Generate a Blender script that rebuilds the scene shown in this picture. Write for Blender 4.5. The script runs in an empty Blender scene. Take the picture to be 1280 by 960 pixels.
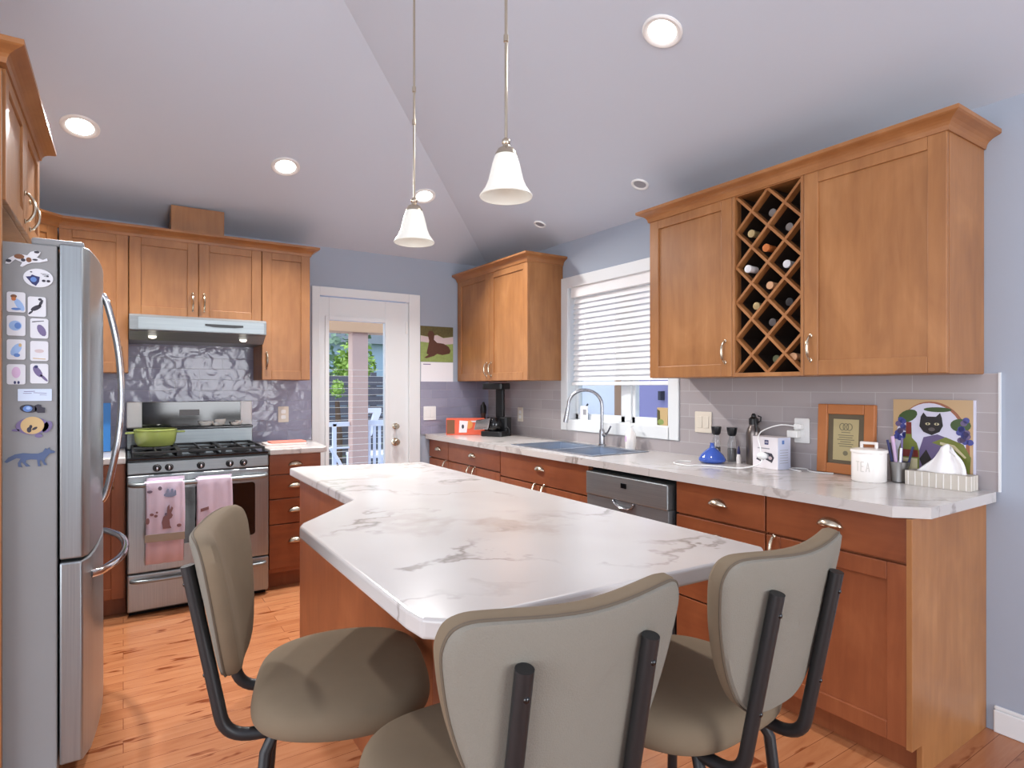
import bpy, bmesh, math, random
from mathutils import Matrix, Vector
PI = math.pi
random.seed(7)
SC = bpy.context.scene
COL = SC.collection

# ------------------------------------------------------------------ camera, world, lights, exposure
CAM_H, YAW, FPX = 1.312, 0.578, 745.0
cd = bpy.data.cameras.new('camera'); cam = bpy.data.objects.new('camera', cd); COL.objects.link(cam)
cam.location = (0, 0, CAM_H); cam.rotation_euler = (PI / 2, 0, -YAW)
cd.sensor_width = 36; cd.lens = FPX / 1280 * 36; cd.shift_y = 4 / 1280; cd.clip_start = .02
SC.camera = cam
w = bpy.data.worlds.new('world'); SC.world = w; w.use_nodes = True
nt = w.node_tree; bg = nt.nodes['Background']
tc = nt.nodes.new('ShaderNodeTexCoord'); sx = nt.nodes.new('ShaderNodeSeparateXYZ'); cr = nt.nodes.new('ShaderNodeValToRGB')
nt.links.new(tc.outputs['Generated'], sx.inputs[0]); nt.links.new(sx.outputs['Z'], cr.inputs[0])
cr.color_ramp.elements[0].position = .0; cr.color_ramp.elements[0].color = (.86, .88, .94, 1)
cr.color_ramp.elements[1].position = .6; cr.color_ramp.elements[1].color = (.62, .76, 1, 1)
nt.links.new(cr.outputs[0], bg.inputs['Color']); bg.inputs['Strength'].default_value = 1.9

def area(name, loc, rot, sx_, sy_, power, col=(1, 1, 1)):
    l = bpy.data.lights.new(name, 'AREA'); l.shape = 'RECTANGLE'; l.size = sx_; l.size_y = sy_; l.energy = power; l.color = col
    o = bpy.data.objects.new(name, l); COL.objects.link(o); o.location = loc; o.rotation_euler = rot
    return o
# daylight of the unseen tall window behind the camera, plus added fill at left
area('rear_window_daylight', (1.55, -3.62, 1.45), (PI / 2, 0, 0), 1.9, 2.2, 85, (.93, .96, 1))
area('side_fill_light', (-3.4, -.6, 1.6), (PI / 2, 0, -PI / 2), 3.6, 2.4, 70, (.93, .96, 1))  # added fill light on the open side; no window stands there
sl = bpy.data.lights.new('sun', 'SUN'); sl.energy = 1.6; sl.angle = .05; sl.color = (1, .97, .92)
sun = bpy.data.objects.new('sun', sl); COL.objects.link(sun); sun.rotation_euler = Vector((.26, .14, -.95)).to_track_quat('-Z', 'Y').to_euler()
SC.view_settings.view_transform = 'Standard'; SC.view_settings.look = 'None'
SC.view_settings.gamma = 1; SC.view_settings.use_curve_mapping = False
SC.view_settings.exposure = 0.46

# ------------------------------------------------------------------ constants of the room
XW, YW, ZW, SL = 2.79, 4.665, 2.40, .36        # right wall, back wall, wall height, ceiling slope
ZTOP = 3.29
XL = -.93
CT = .914

# ------------------------------------------------------------------ materials
MATS = {}
def srgb(r, g, b):
    f = lambda c: (c / 255 / 12.92) if c / 255 <= .04045 else ((c / 255 + .055) / 1.055) ** 2.4
    return (f(r), f(g), f(b), 1)
def newmat(name):
    m = bpy.data.materials.new(name); m.use_nodes = True
    MATS[name] = m
    return m, m.node_tree, m.node_tree.nodes['Principled BSDF']
def flat(name, rgb, rough=.5, metal=0., spec=.5, emit=None, es=0., noise=0., nscale=30., coat=0., trans=0., bump=0., alpha=1.):
    m, t, b = newmat(name)
    c = srgb(*rgb)
    b.inputs['Base Color'].default_value = c; b.inputs['Roughness'].default_value = rough; b.inputs['Metallic'].default_value = metal
    b.inputs['Specular IOR Level'].default_value = spec
    if coat: b.inputs['Coat Weight'].default_value = coat; b.inputs['Coat Roughness'].default_value = .1
    if trans: b.inputs['Transmission Weight'].default_value = trans
    if emit: b.inputs['Emission Color'].default_value = srgb(*emit); b.inputs['Emission Strength'].default_value = es
    if alpha < 1: b.inputs['Alpha'].default_value = alpha
    if noise or bump:
        tcn = t.nodes.new('ShaderNodeTexCoord'); n = t.nodes.new('ShaderNodeTexNoise')
        n.inputs['Scale'].default_value = nscale; n.inputs['Detail'].default_value = 3
        t.links.new(tcn.outputs['Object'], n.inputs['Vector'])
        if noise:
            mx = t.nodes.new('ShaderNodeMix'); mx.data_type = 'RGBA'
            mx.inputs['A'].default_value = tuple(x * (1 - noise) for x in c[:3]) + (1,)
            mx.inputs['B'].default_value = tuple(min(1, x * (1 + noise)) for x in c[:3]) + (1,)
            t.links.new(n.outputs['Fac'], mx.inputs['Factor']); t.links.new(mx.outputs['Result'], b.inputs['Base Color'])
        if bump:
            bp = t.nodes.new('ShaderNodeBump'); bp.inputs['Strength'].default_value = bump; bp.inputs['Distance'].default_value = .002
            t.links.new(n.outputs['Fac'], bp.inputs['Height']); t.links.new(bp.outputs['Normal'], b.inputs['Normal'])
    return m

def ramp(t, fac, stops):
    r = t.nodes.new('ShaderNodeValToRGB'); e = r.color_ramp.elements
    while len(e) < len(stops): e.new(.5)
    for i, (p, c) in enumerate(stops): e[i].position = p; e[i].color = c
    t.links.new(fac, r.inputs[0]); return r.outputs[0]
def mapping(t, scale, rnd=True, rot=(0, 0, 0), src='Object'):
    tcn = t.nodes.new('ShaderNodeTexCoord'); mp = t.nodes.new('ShaderNodeMapping')
    mp.inputs['Scale'].default_value = scale; mp.inputs['Rotation'].default_value = rot
    t.links.new(tcn.outputs[src], mp.inputs['Vector'])
    if rnd:
        oi = t.nodes.new('ShaderNodeObjectInfo'); mu = t.nodes.new('ShaderNodeMath'); mu.operation = 'MULTIPLY'; mu.inputs[1].default_value = 37.
        t.links.new(oi.outputs['Random'], mu.inputs[0]); t.links.new(mu.outputs[0], mp.inputs['Location'])
    return mp.outputs[0]
def noise(t, vec, scale, detail=4, rough=.55, dist=0.):
    n = t.nodes.new('ShaderNodeTexNoise'); n.inputs['Scale'].default_value = scale; n.inputs['Detail'].default_value = detail
    n.inputs['Roughness'].default_value = rough; n.inputs['Distortion'].default_value = dist
    t.links.new(vec, n.inputs['Vector']); return n.outputs['Fac']
def mixc(t, fac, a, b, mode='MIX'):
    mx = t.nodes.new('ShaderNodeMix'); mx.data_type = 'RGBA'; mx.blend_type = mode
    for s, v in (('Factor', fac), ('A', a), ('B', b)):
        if isinstance(v, (tuple, float, int)): mx.inputs[s].default_value = v
        else: t.links.new(v, mx.inputs[s])
    return mx.outputs['Result']

def cabinet_wood(name, dark, mid, light, horiz=False, rough=.38):
    m, t, b = newmat(name)
    v = mapping(t, (2.2, 2.2, 22) if horiz else (22, 22, 2.2))
    g = noise(t, v, 1.6, 6, .6, .4)
    v2 = mapping(t, (3, 3, 3) if horiz else (3.2, 3.2, 1.6))
    blot = noise(t, v2, 1.7, 3, .55, .6)
    c1 = ramp(t, g, [(.25, srgb(*dark)), (.5, srgb(*mid)), (.75, srgb(*light))])
    c2 = ramp(t, blot, [(.3, srgb(*dark)), (.55, srgb(*mid)), (.72, srgb(*light))])
    t.links.new(mixc(t, .6, c1, c2), b.inputs['Base Color'])
    b.inputs['Roughness'].default_value = rough; b.inputs['Specular IOR Level'].default_value = .45
    return m
cabinet_wood('maple', (136, 89, 52), (158, 107, 63), (176, 125, 79))
cabinet_wood('maple_across', (136, 87, 50), (156, 104, 60), (172, 120, 75), horiz=True)
cabinet_wood('cherry', (122, 66, 40), (142, 80, 48), (158, 94, 58))
cabinet_wood('cherry_across', (120, 64, 38), (140, 78, 46), (154, 90, 54), horiz=True)
flat('rack_inside_shade', (38, 24, 15), .7)  # shade of the deep cells put into the colour

def floor_mat():
    m, t, b = newmat('plank_floor')
    tcn = t.nodes.new('ShaderNodeTexCoord')
    br = t.nodes.new('ShaderNodeTexBrick'); br.offset = .37; br.squash = 1
    br.inputs['Scale'].default_value = 1; br.inputs['Brick Width'].default_value = 1.15; br.inputs['Row Height'].default_value = .088
    br.inputs['Mortar Size'].default_value = .0012; br.inputs['Mortar Smooth'].default_value = .3; br.inputs['Bias'].default_value = 0
    br.inputs['Color1'].default_value = (0, 0, 0, 1); br.inputs['Color2'].default_value = (1, 1, 1, 1); br.inputs['Mortar'].default_value = (.5, .5, .5, 1)
    t.links.new(tcn.outputs['Object'], br.inputs['Vector'])
    # offset the grain from plank to plank
    add = t.nodes.new('ShaderNodeVectorMath'); add.operation = 'ADD'
    sc = t.nodes.new('ShaderNodeVectorMath'); sc.operation = 'SCALE'; sc.inputs['Scale'].default_value = 9
    t.links.new(br.outputs['Color'], sc.inputs[0]); t.links.new(tcn.outputs['Object'], add.inputs[0]); t.links.new(sc.outputs[0], add.inputs[1])
    mp = t.nodes.new('ShaderNodeMapping'); mp.inputs['Scale'].default_value = (2.2, 18, 1); t.links.new(add.outputs[0], mp.inputs['Vector'])
    g = noise(t, mp.outputs[0], 1.3, 6, .62, .8)
    mp2 = t.nodes.new('ShaderNodeMapping'); mp2.inputs['Scale'].default_value = (3.2, 13, 1); t.links.new(add.outputs[0], mp2.inputs['Vector'])
    k = noise(t, mp2.outputs[0], 1.5, 2.5, .5, .3)
    base = ramp(t, br.outputs['Color'], [(0, srgb(158, 98, 62)), (.5, srgb(170, 110, 72)), (1, srgb(184, 126, 88))])
    grain = ramp(t, g, [(.25, srgb(134, 74, 40)), (.5, srgb(170, 110, 72)), (.8, srgb(192, 136, 98))])
    c = mixc(t, .5, base, grain)
    kn = ramp(t, k, [(.30, (1, 1, 1, 1)), (.37, (0, 0, 0, 1))])
    c = mixc(t, kn, c, srgb(120, 58, 28))
    c = mixc(t, br.outputs['Fac'], c, srgb(110, 56, 30))
    t.links.new(c, b.inputs['Base Color']); b.inputs['Roughness'].default_value = .26; b.inputs['Specular IOR Level'].default_value = .5
floor_mat()

def marble():
    m, t, b = newmat('marble_laminate')
    v = mapping(t, (1, 1, 1), rnd=False, rot=(0, 0, .5))
    warp = noise(t, v, 2.2, 5, .6)
    mpv = t.nodes.new('ShaderNodeVectorMath'); mpv.operation = 'ADD'
    sc = t.nodes.new('ShaderNodeVectorMath'); sc.operation = 'SCALE'; sc.inputs['Scale'].default_value = .75
    nn = t.nodes.new('ShaderNodeTexNoise'); nn.inputs['Scale'].default_value = 2.6; nn.inputs['Detail'].default_value = 5; nn.inputs['Roughness'].default_value = .6
    t.links.new(v, nn.inputs['Vector']); t.links.new(nn.outputs['Color'], sc.inputs[0]); t.links.new(v, mpv.inputs[0]); t.links.new(sc.outputs[0], mpv.inputs[1])
    st = t.nodes.new('ShaderNodeMapping'); st.inputs['Scale'].default_value = (1.1, 2.6, 1); t.links.new(mpv.outputs[0], st.inputs['Vector'])
    vn = noise(t, st.outputs[0], 1.25, 2, .5)
    line = ramp(t, vn, [(.476, (0, 0, 0, 1)), (.497, (1, 1, 1, 1)), (.504, (1, 1, 1, 1)), (.535, (0, 0, 0, 1))])
    mask = ramp(t, noise(t, v, 3.1, 2, .5), [(.45, (0, 0, 0, 1)), (.68, (1, 1, 1, 1))])
    f = t.nodes.new('ShaderNodeMath'); f.operation = 'MULTIPLY'; t.links.new(line, f.inputs[0]); t.links.new(mask, f.inputs[1])
    f2 = t.nodes.new('ShaderNodeMath'); f2.operation = 'MULTIPLY'; f2.inputs[1].default_value = .62; t.links.new(f.outputs[0], f2.inputs[0])
    cloud = ramp(t, noise(t, v, 1.7, 3, .5), [(.3, srgb(184, 178, 174)), (.7, srgb(200, 196, 193))])
    patch = ramp(t, noise(t, mpv.outputs[0], 2.1, 3, .5), [(.62, (0, 0, 0, 1)), (.74, (.5, .5, .5, 1))])
    c = mixc(t, patch, cloud, srgb(160, 148, 138))
    c = mixc(t, f2.outputs[0], c, srgb(100, 88, 78))
    t.links.new(c, b.inputs['Base Color']); b.inputs['Roughness'].default_value = .2; b.inputs['Specular IOR Level'].default_value = .5
marble()

def tile(name, axes, c1, c2, grout, rough, bump):
    m, t, b = newmat(name)
    tcn = t.nodes.new('ShaderNodeTexCoord'); sp = t.nodes.new('ShaderNodeSeparateXYZ'); cb = t.nodes.new('ShaderNodeCombineXYZ')
    t.links.new(tcn.outputs['Object'], sp.inputs[0]); t.links.new(sp.outputs[axes], cb.inputs[0])
    sub = t.nodes.new('ShaderNodeMath'); sub.operation = 'SUBTRACT'; sub.inputs[1].default_value = CT
    t.links.new(sp.outputs['Z'], sub.inputs[0]); t.links.new(sub.outputs[0], cb.inputs[1])
    br = t.nodes.new('ShaderNodeTexBrick'); br.offset = .5
    br.inputs['Scale'].default_value = 1; br.inputs['Brick Width'].default_value = .295; br.inputs['Row Height'].default_value = .075
    br.inputs['Mortar Size'].default_value = .0016; br.inputs['Mortar Smooth'].default_value = .2
    br.inputs['Color1'].default_value = srgb(*c1); br.inputs['Color2'].default_value = srgb(*c2); br.inputs['Mortar'].default_value = srgb(*grout)
    t.links.new(cb.outputs[0], br.inputs['Vector'])
    t.links.new(br.outputs['Color'], b.inputs['Base Color'])
    n = noise(t, cb.outputs[0], 9, 2, .5, .5)
    inv = t.nodes.new('ShaderNodeMath'); inv.operation = 'MULTIPLY_ADD'; inv.inputs[1].default_value = -.35
    t.links.new(br.outputs['Fac'], inv.inputs[0]); t.links.new(n, inv.inputs[2])
    bp = t.nodes.new('ShaderNodeBump'); bp.inputs['Strength'].default_value = bump; bp.inputs['Distance'].default_value = .012
    t.links.new(inv.outputs[0], bp.inputs['Height']); t.links.new(bp.outputs['Normal'], b.inputs['Normal'])
    b.inputs['Roughness'].default_value = rough; b.inputs['Specular IOR Level'].default_value = .4
tile('tile_wavy', 'X', (140, 140, 160), (150, 149, 168), (164, 163, 176), .14, .7)
tile('tile_plain', 'Y', (158, 151, 152), (168, 160, 160), (182, 177, 179), .22, .12)

def brushed(name, rgb, rough=.3, vert=True, var=.12, metal=.8):
    m, t, b = newmat(name)
    v = mapping(t, (260, 260, 3) if vert else (3, 260, 260))
    n = noise(t, v, 1, 2)
    c = srgb(*rgb)
    t.links.new(ramp(t, n, [(.2, tuple(x * (1 - var) for x in c[:3]) + (1,)), (.8, tuple(min(1, x * (1 + var)) for x in c[:3]) + (1,))]), b.inputs['Base Color'])
    b.inputs['Metallic'].default_value = metal; b.inputs['Roughness'].default_value = rough
brushed('stainless', (158, 164, 167), .32)
brushed('stainless_across', (148, 155, 157), .4, vert=False)
brushed('stainless_dark', (128, 132, 134), .38, vert=False, metal=.5)
flat('fridge_side_grey', (138, 139, 140), .45, noise=.04, nscale=6)
flat('nickel', (196, 184, 164), .25, 1.)
flat('chrome', (215, 215, 218), .12, 1.)
flat('faucet_steel', (165, 165, 168), .25, 1.)
flat('wall_paint', (158, 167, 181), .6, noise=.015, nscale=3)
flat('ceiling_paint', (199, 208, 221), .7, noise=.01, nscale=3)
flat('white_trim', (222, 225, 226), .4)
flat('white_plastic', (232, 232, 230), .35)
flat('ivory_plastic', (216, 206, 190), .4)
flat('black_plastic', (22, 22, 24), .35)
flat('black_gloss', (12, 12, 14), .08, spec=.6)
flat('cast_iron', (26, 26, 27), .5)
flat('dark_gap', (14, 13, 13), .8)
flat('tube_black', (30, 30, 32), .42, noise=.1, nscale=90)
flat('fabric_front', (120, 105, 86), .85, spec=.2, noise=.12, nscale=9, bump=.3)
flat('fabric_back', (128, 123, 113), .9, spec=.15, noise=.05, nscale=400, bump=.5)
flat('piping_brown', (92, 80, 66), .8)
flat('frosted_glass', (222, 222, 214), .35, spec=.5, emit=(255, 250, 238), es=.1, noise=.03, nscale=20)
flat('lamp_glow', (255, 252, 246), .5, emit=(255, 252, 246), es=9.)
flat('hood_glow', (255, 248, 235), .5, emit=(255, 246, 230), es=1.2)
flat('lamp_off', (150, 150, 156), .4)
flat('blind_white', (236, 236, 236), .5)
flat('steel_sink', (170, 178, 190), .3, 1.)
flat('enamel_green', (158, 170, 92), .2, coat=.4)
flat('enamel_white', (236, 234, 226), .25)
flat('towel_lilac', (214, 198, 214), .95, spec=.1, noise=.03, nscale=20, bump=.3)
flat('towel_hem', (160, 148, 132), .95, spec=.1)
flat('towel_print', (120, 106, 120), .95, spec=.1)
flat('towel_print_blue', (140, 150, 176), .95, spec=.1)
flat('towel_print_brown', (138, 104, 104), .95, spec=.1)
flat('towel_grey', (142, 138, 136), .95, spec=.1)
flat('board_pink', (214, 132, 116), .5)
flat('board_pale', (222, 210, 206), .5)
flat('blue_folder', (40, 122, 196), .4)
flat('paper', (236, 236, 240), .7)
flat('magnet_white', (214, 216, 222), .5)
flat('magnet_card', (200, 214, 234), .5)
flat('ink_navy', (44, 48, 96), .6)
flat('ink_dark', (52, 50, 62), .6)
flat('ink_blue', (92, 128, 190), .6)
flat('ink_lightblue', (150, 180, 222), .6)
flat('ink_purple', (112, 100, 140), .6)
flat('ink_pink', (206, 176, 208), .6)
flat('ink_brown', (122, 80, 52), .6)
flat('ink_tan', (196, 168, 120), .6)
flat('ink_orange', (190, 112, 60), .6)
flat('fox_blue', (74, 92, 128), .5)
flat('photo_green', (140, 158, 92), .4, noise=.25, nscale=40)
flat('photo_dark', (90, 84, 48), .4, noise=.4, nscale=60)
flat('photo_pale', (200, 184, 186), .4)
flat('dog_brown', (84, 50, 36), .5, noise=.2, nscale=80)
flat('box_red', (226, 96, 66), .45, noise=.12, nscale=25)
flat('box_orange', (226, 150, 80), .45)
flat('box_white', (228, 222, 224), .45)
flat('box_side_blue', (206, 212, 232), .45)
flat('oak', (176, 108, 58), .45, noise=.12, nscale=14)
flat('mat_brown', (96, 84, 64), .6)
flat('gold_plate', (196, 182, 138), .35, .5)
flat('gold_ink', (120, 112, 86), .5)
flat('ceramic', (238, 232, 226), .22, coat=.3)
flat('ceramic_mark', (204, 198, 190), .5)
flat('pewter', (150, 148, 146), .3, .9)
flat('flask_steel', (112, 104, 100), .3, .8)
flat('tissue', (240, 238, 238), .9, spec=.1)
flat('tissue_box', (196, 188, 176), .7)
flat('tissue_stripe', (232, 228, 222), .7)
flat('blue_glass', (70, 104, 196), .06, coat=.5, trans=.25)
flat('clear_glass', (225, 225, 225), .04, trans=.85)
flat('pepper', (58, 44, 36), .8, noise=.4, nscale=300)
flat('bottle_glass', (20, 26, 20), .1)
flat('foil_white', (214, 214, 216), .35, .3)
flat('foil_gold', (184, 164, 120), .35, .5)
flat('foil_copper', (196, 116, 62), .35, .4)
flat('foil_cork', (196, 150, 112), .6)
flat('foil_silver', (150, 146, 142), .3, .8)
flat('foil_black', (34, 33, 36), .35)
flat('foil_dark', (82, 76, 76), .35)
flat('foil_green', (104, 112, 84), .35)
flat('art_sky', (206, 206, 224), .15, coat=.4)
flat('art_tan', (190, 160, 120), .2)
flat('art_cat', (34, 32, 34), .2)
flat('art_olive', (110, 118, 54), .2)
flat('art_green', (62, 84, 44), .2)
flat('art_grape', (66, 72, 140), .2)
flat('art_purple', (98, 86, 122), .2)
flat('art_red', (110, 44, 36), .2)
flat('art_cream', (196, 186, 150), .2)
flat('art_rim', (150, 96, 72), .2)
# outdoors
flat('deck_grey', (168, 176, 200), .7, noise=.1, nscale=6)
flat('post_paint', (214, 176, 158), .6)
flat('beam_tan', (210, 166, 128), .7)
flat('fence_grey', (92, 88, 96), .8, noise=.25, nscale=8)
flat('rail_white', (236, 236, 242), .5)
flat('leaf_dark', (112, 134, 110), .7, noise=.35, nscale=4)
flat('leaf_light', (140, 168, 74), .7, noise=.3, nscale=4)
flat('house_blue', (150, 168, 190), .7)
flat('house_roof', (128, 132, 142), .8)
flat('siding_pale', (196, 198, 206), .7)
flat('siding_lavender', (132, 126, 164), .7)
flat('trim_brown', (140, 108, 84), .7)
flat('grass', (96, 120, 66), .9, noise=.3, nscale=12)
flat('bark', (92, 70, 54), .9)

def pane_mat():
    m, t, b = newmat('pane_glass')
    t.nodes.remove(b)
    out = t.nodes['Material Output']
    tr = t.nodes.new('ShaderNodeBsdfTransparent'); gl = t.nodes.new('ShaderNodeBsdfGlossy'); gl.inputs['Roughness'].default_value = .02
    mx = t.nodes.new('ShaderNodeMixShader'); lw = t.nodes.new('ShaderNodeLayerWeight'); lw.inputs['Blend'].default_value = .5; fr = t.nodes.new('ShaderNodeMath'); fr.operation = 'POWER'; fr.inputs[1].default_value = 4.; t.links.new(lw.outputs['Facing'], fr.inputs[0])
    tr.inputs['Color'].default_value = (.95, .97, .97, 1)
    t.links.new(fr.outputs[0], mx.inputs[0]); t.links.new(tr.outputs[0], mx.inputs[1]); t.links.new(gl.outputs[0], mx.inputs[2]); t.links.new(mx.outputs[0], out.inputs[0])
pane_mat()

# ------------------------------------------------------------------ mesh builder
class MB:
    """Collects shapes in the local space of the object's root; build() links them as ONE mesh object."""
    def __init__(s): s.v = []; s.f = []; s.mi = []; s.M = Matrix.Identity(4); s.m = 0; s.mats = []
    def mat(s, name):
        if name not in s.mats: s.mats.append(name)
        s.m = s.mats.index(name); return s
    def add(s, vs, fs):
        o = len(s.v); s.v += [tuple(s.M @ Vector(p)) for p in vs]
        flip = s.M.determinant() < 0
        for f in fs:
            s.f.append(tuple(o + i for i in (reversed(f) if flip else f))); s.mi.append(s.m)
        return s
    def box(s, x0, x1, y0, y1, z0, z1):
        if x0 > x1: x0, x1 = x1, x0
        if y0 > y1: y0, y1 = y1, y0
        if z0 > z1: z0, z1 = z1, z0
        return s.add([(x0, y0, z0), (x1, y0, z0), (x1, y1, z0), (x0, y1, z0), (x0, y0, z1), (x1, y0, z1), (x1, y1, z1), (x0, y1, z1)],
                     [(0, 3, 2, 1), (4, 5, 6, 7), (0, 1, 5, 4), (1, 2, 6, 5), (2, 3, 7, 6), (3, 0, 4, 7)])
    def prism(s, poly, z0, z1):
        """poly: counter-clockwise xy outline."""
        a = sum(poly[i][0] * poly[(i + 1) % len(poly)][1] - poly[(i + 1) % len(poly)][0] * poly[i][1] for i in range(len(poly)))
        if a < 0: poly = poly[::-1]
        n = len(poly)
        return s.add([(x, y, z0) for x, y in poly] + [(x, y, z1) for x, y in poly],
                     [tuple(range(n - 1, -1, -1)), tuple(range(n, 2 * n))] + [(i, (i + 1) % n, n + (i + 1) % n, n + i) for i in range(n)])
    def plate(s, poly, y0, y1):
        """poly: xz outline, extruded from y0 (back) to y1 (front, smaller y)."""
        M = s.M; s.M = M @ Matrix(((1, 0, 0, 0), (0, 0, -1, 0), (0, 1, 0, 0), (0, 0, 0, 1))); s.prism(poly, -y0, -y1) if -y0 < -y1 else s.prism(poly, -y1, -y0); s.M = M
        return s
    def lathe(s, prof, n=24, c=(0, 0, 0), axis='z', cap=True):
        """prof: (radius, height) from bottom to top."""
        vs = []; fs = []
        for r, z in prof:
            for k in range(n):
                a = 2 * PI * k / n; x, y = r * math.cos(a), r * math.sin(a)
                p = (x, y, z) if axis == 'z' else ((z, x, y) if axis == 'x' else (y, z, x))
                vs.append((p[0] + c[0], p[1] + c[1], p[2] + c[2]))
        for i in range(len(prof) - 1):
            for k in range(n):
                k2 = (k + 1) % n; fs.append((i * n + k, i * n + k2, (i + 1) * n + k2, (i + 1) * n + k))
        if cap:
            if prof[0][0] > 1e-6: fs.append(tuple(range(n - 1, -1, -1)))
            if prof[-1][0] > 1e-6: fs.append(tuple((len(prof) - 1) * n + k for k in range(n)))
        return s.add(vs, fs)
    def cyl(s, c, r, h, n=20, axis='z'): return s.lathe([(r, 0), (r, h)], n, c, axis)
    def tube(s, pts, r, n=10, closed=False):
        pts = [Vector(p) for p in pts]; N = len(pts); rs = r if isinstance(r, (list, tuple)) else [r] * N
        vs = []; fs = []; prev = None
        for i, p in enumerate(pts):
            if closed: d = pts[(i + 1) % N] - pts[i - 1]
            else: d = pts[min(i + 1, N - 1)] - pts[max(i - 1, 0)]
            d.normalize()
            if prev is None:
                u = d.cross(Vector((0, 0, 1)))
                if u.length < .05: u = d.cross(Vector((1, 0, 0)))
            else: u = prev - d * prev.dot(d)
            u.normalize(); prev = u; q = d.cross(u)
            for k in range(n):
                a = 2 * PI * k / n; vs.append(tuple(p + rs[i] * (math.cos(a) * u + math.sin(a) * q)))
        for i in range(N if closed else N - 1):
            j = (i + 1) % N
            for k in range(n):
                k2 = (k + 1) % n; fs.append((i * n + k, i * n + k2, j * n + k2, j * n + k))
        if not closed: fs.append(tuple(range(n - 1, -1, -1))); fs.append(tuple((N - 1) * n + k for k in range(n)))
        return s.add(vs, fs)
    def grid(s, P, nu, nv, closed_u=False):
        """P(i, j) -> point; single-sided sheet"""
        vs = [P(i, j) for j in range(nv + 1) for i in range(nu + (0 if closed_u else 1))]; W = nu + (0 if closed_u else 1); fs = []
        for j in range(nv):
            for i in range(nu):
                i2 = (i + 1) % W; fs.append((j * W + i, j * W + i2, (j + 1) * W + i2, (j + 1) * W + i))
        return s.add(vs, fs)
    def blob(s, c, rx, ry, rz, n=14, m=8):
        pr = [(math.sin(PI * i / m), -math.cos(PI * i / m)) for i in range(m + 1)]
        M = s.M; s.M = M @ Matrix.Translation(c) @ Matrix.Diagonal((rx, ry, rz, 1)); s.lathe([(max(a, 1e-4), b) for a, b in pr], n, cap=False); s.M = M
        return s
    def build(s, name, mat=None, parent=None, smooth=False, bevel=0., seg=2, solid=0., subsurf=0):
        me = bpy.data.meshes.new(name); me.from_pydata(s.v, [], s.f); 
        names = s.mats if s.mats else [mat]
        for nme in names: me.materials.append(MATS[nme])
        if s.mats:
            for p, i in zip(me.polygons, s.mi): p.material_index = i
        if smooth:
            me.shade_smooth(); me.set_sharp_from_angle(angle=math.radians(40))
        me.validate(); me.update()
        o = bpy.data.objects.new(name, me); COL.objects.link(o)
        if parent is not None: o.parent = parent
        if solid:
            md = o.modifiers.new('solid', 'SOLIDIFY'); md.thickness = solid; md.offset = 0
        if bevel:
            md = o.modifiers.new('bevel', 'BEVEL'); md.width = bevel; md.segments = seg; md.limit_method = 'ANGLE'; md.angle_limit = math.radians(40); md.harden_normals = False
        if subsurf:
            md = o.modifiers.new('sub', 'SUBSURF'); md.levels = subsurf; md.render_levels = subsurf
        return o

def thing(name, label, cat, loc=(0, 0, 0), rz=0., group=None):
    o = bpy.data.objects.new(name, None); COL.objects.link(o); o.empty_display_size = .05
    o.location = loc; o.rotation_euler = (0, 0, rz); o['label'] = label; o['category'] = cat
    if group: o['group'] = group
    return o
def tag(o, label, cat, group=None, loc=None, rz=None):
    o['label'] = label; o['category'] = cat
    if group: o['group'] = group
    if loc is not None: o.location = loc
    if rz is not None: o.rotation_euler = (0, 0, rz)
    return o
def struct(o):
    o['kind'] = 'structure'; return o
def dup(root, label, loc, rz=None, group=None):
    def cp(o, par):
        c = o.copy(); COL.objects.link(c)
        if par is not None: c.parent = par
        for ch in [x for x in COL.objects if x.parent == o]: cp(ch, c)
        return c
    r = cp(root, None); r.location = loc; r['label'] = label
    if rz is not None: r.rotation_euler = (0, 0, rz)
    if group: r['group'] = group
    return r
def bez(p0, p1, p2, n=6):
    p0, p1, p2 = Vector(p0), Vector(p1), Vector(p2)
    return [tuple((1 - t) ** 2 * p0 + 2 * t * (1 - t) * p1 + t * t * p2) for t in [i / n for i in range(n + 1)]]
def spline(pts, n=6, closed=False):
    P = [Vector(p) for p in pts]; N = len(P); out = []
    for i in range(N if closed else N - 1):
        if closed: a, b, c, d = P[i - 1], P[i], P[(i + 1) % N], P[(i + 2) % N]
        else: a, b, c, d = P[max(i - 1, 0)], P[i], P[i + 1], P[min(i + 2, N - 1)]
        for k in range(n):
            t = k / n
            out.append(tuple(.5 * ((2 * b) + (c - a) * t + (2 * a - 5 * b + 4 * c - d) * t * t + (3 * b - a - 3 * c + d) * t ** 3)))
    if not closed: out.append(tuple(P[-1]))
    return out
def rrect(w, h, r, n=5, cx=0, cz=0):
    pts = []
    for (sx_, sz, a0) in ((1, 1, 0), (-1, 1, PI / 2), (-1, -1, PI), (1, -1, 3 * PI / 2)):
        for k in range(n + 1):
            a = a0 + PI / 2 * k / n
            pts.append((cx + sx_ * (w / 2 - r) + r * math.cos(a), cz + sz * (h / 2 - r) + r * math.sin(a)))
    return pts
def ell(cx, cz, rx, rz, n=16, rot=0.):
    c, s_ = math.cos(rot), math.sin(rot)
    return [(cx + rx * math.cos(2 * PI * k / n) * c - rz * math.sin(2 * PI * k / n) * s_, cz + rx * math.cos(2 * PI * k / n) * s_ + rz * math.sin(2 * PI * k / n) * c) for k in range(n)]

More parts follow.
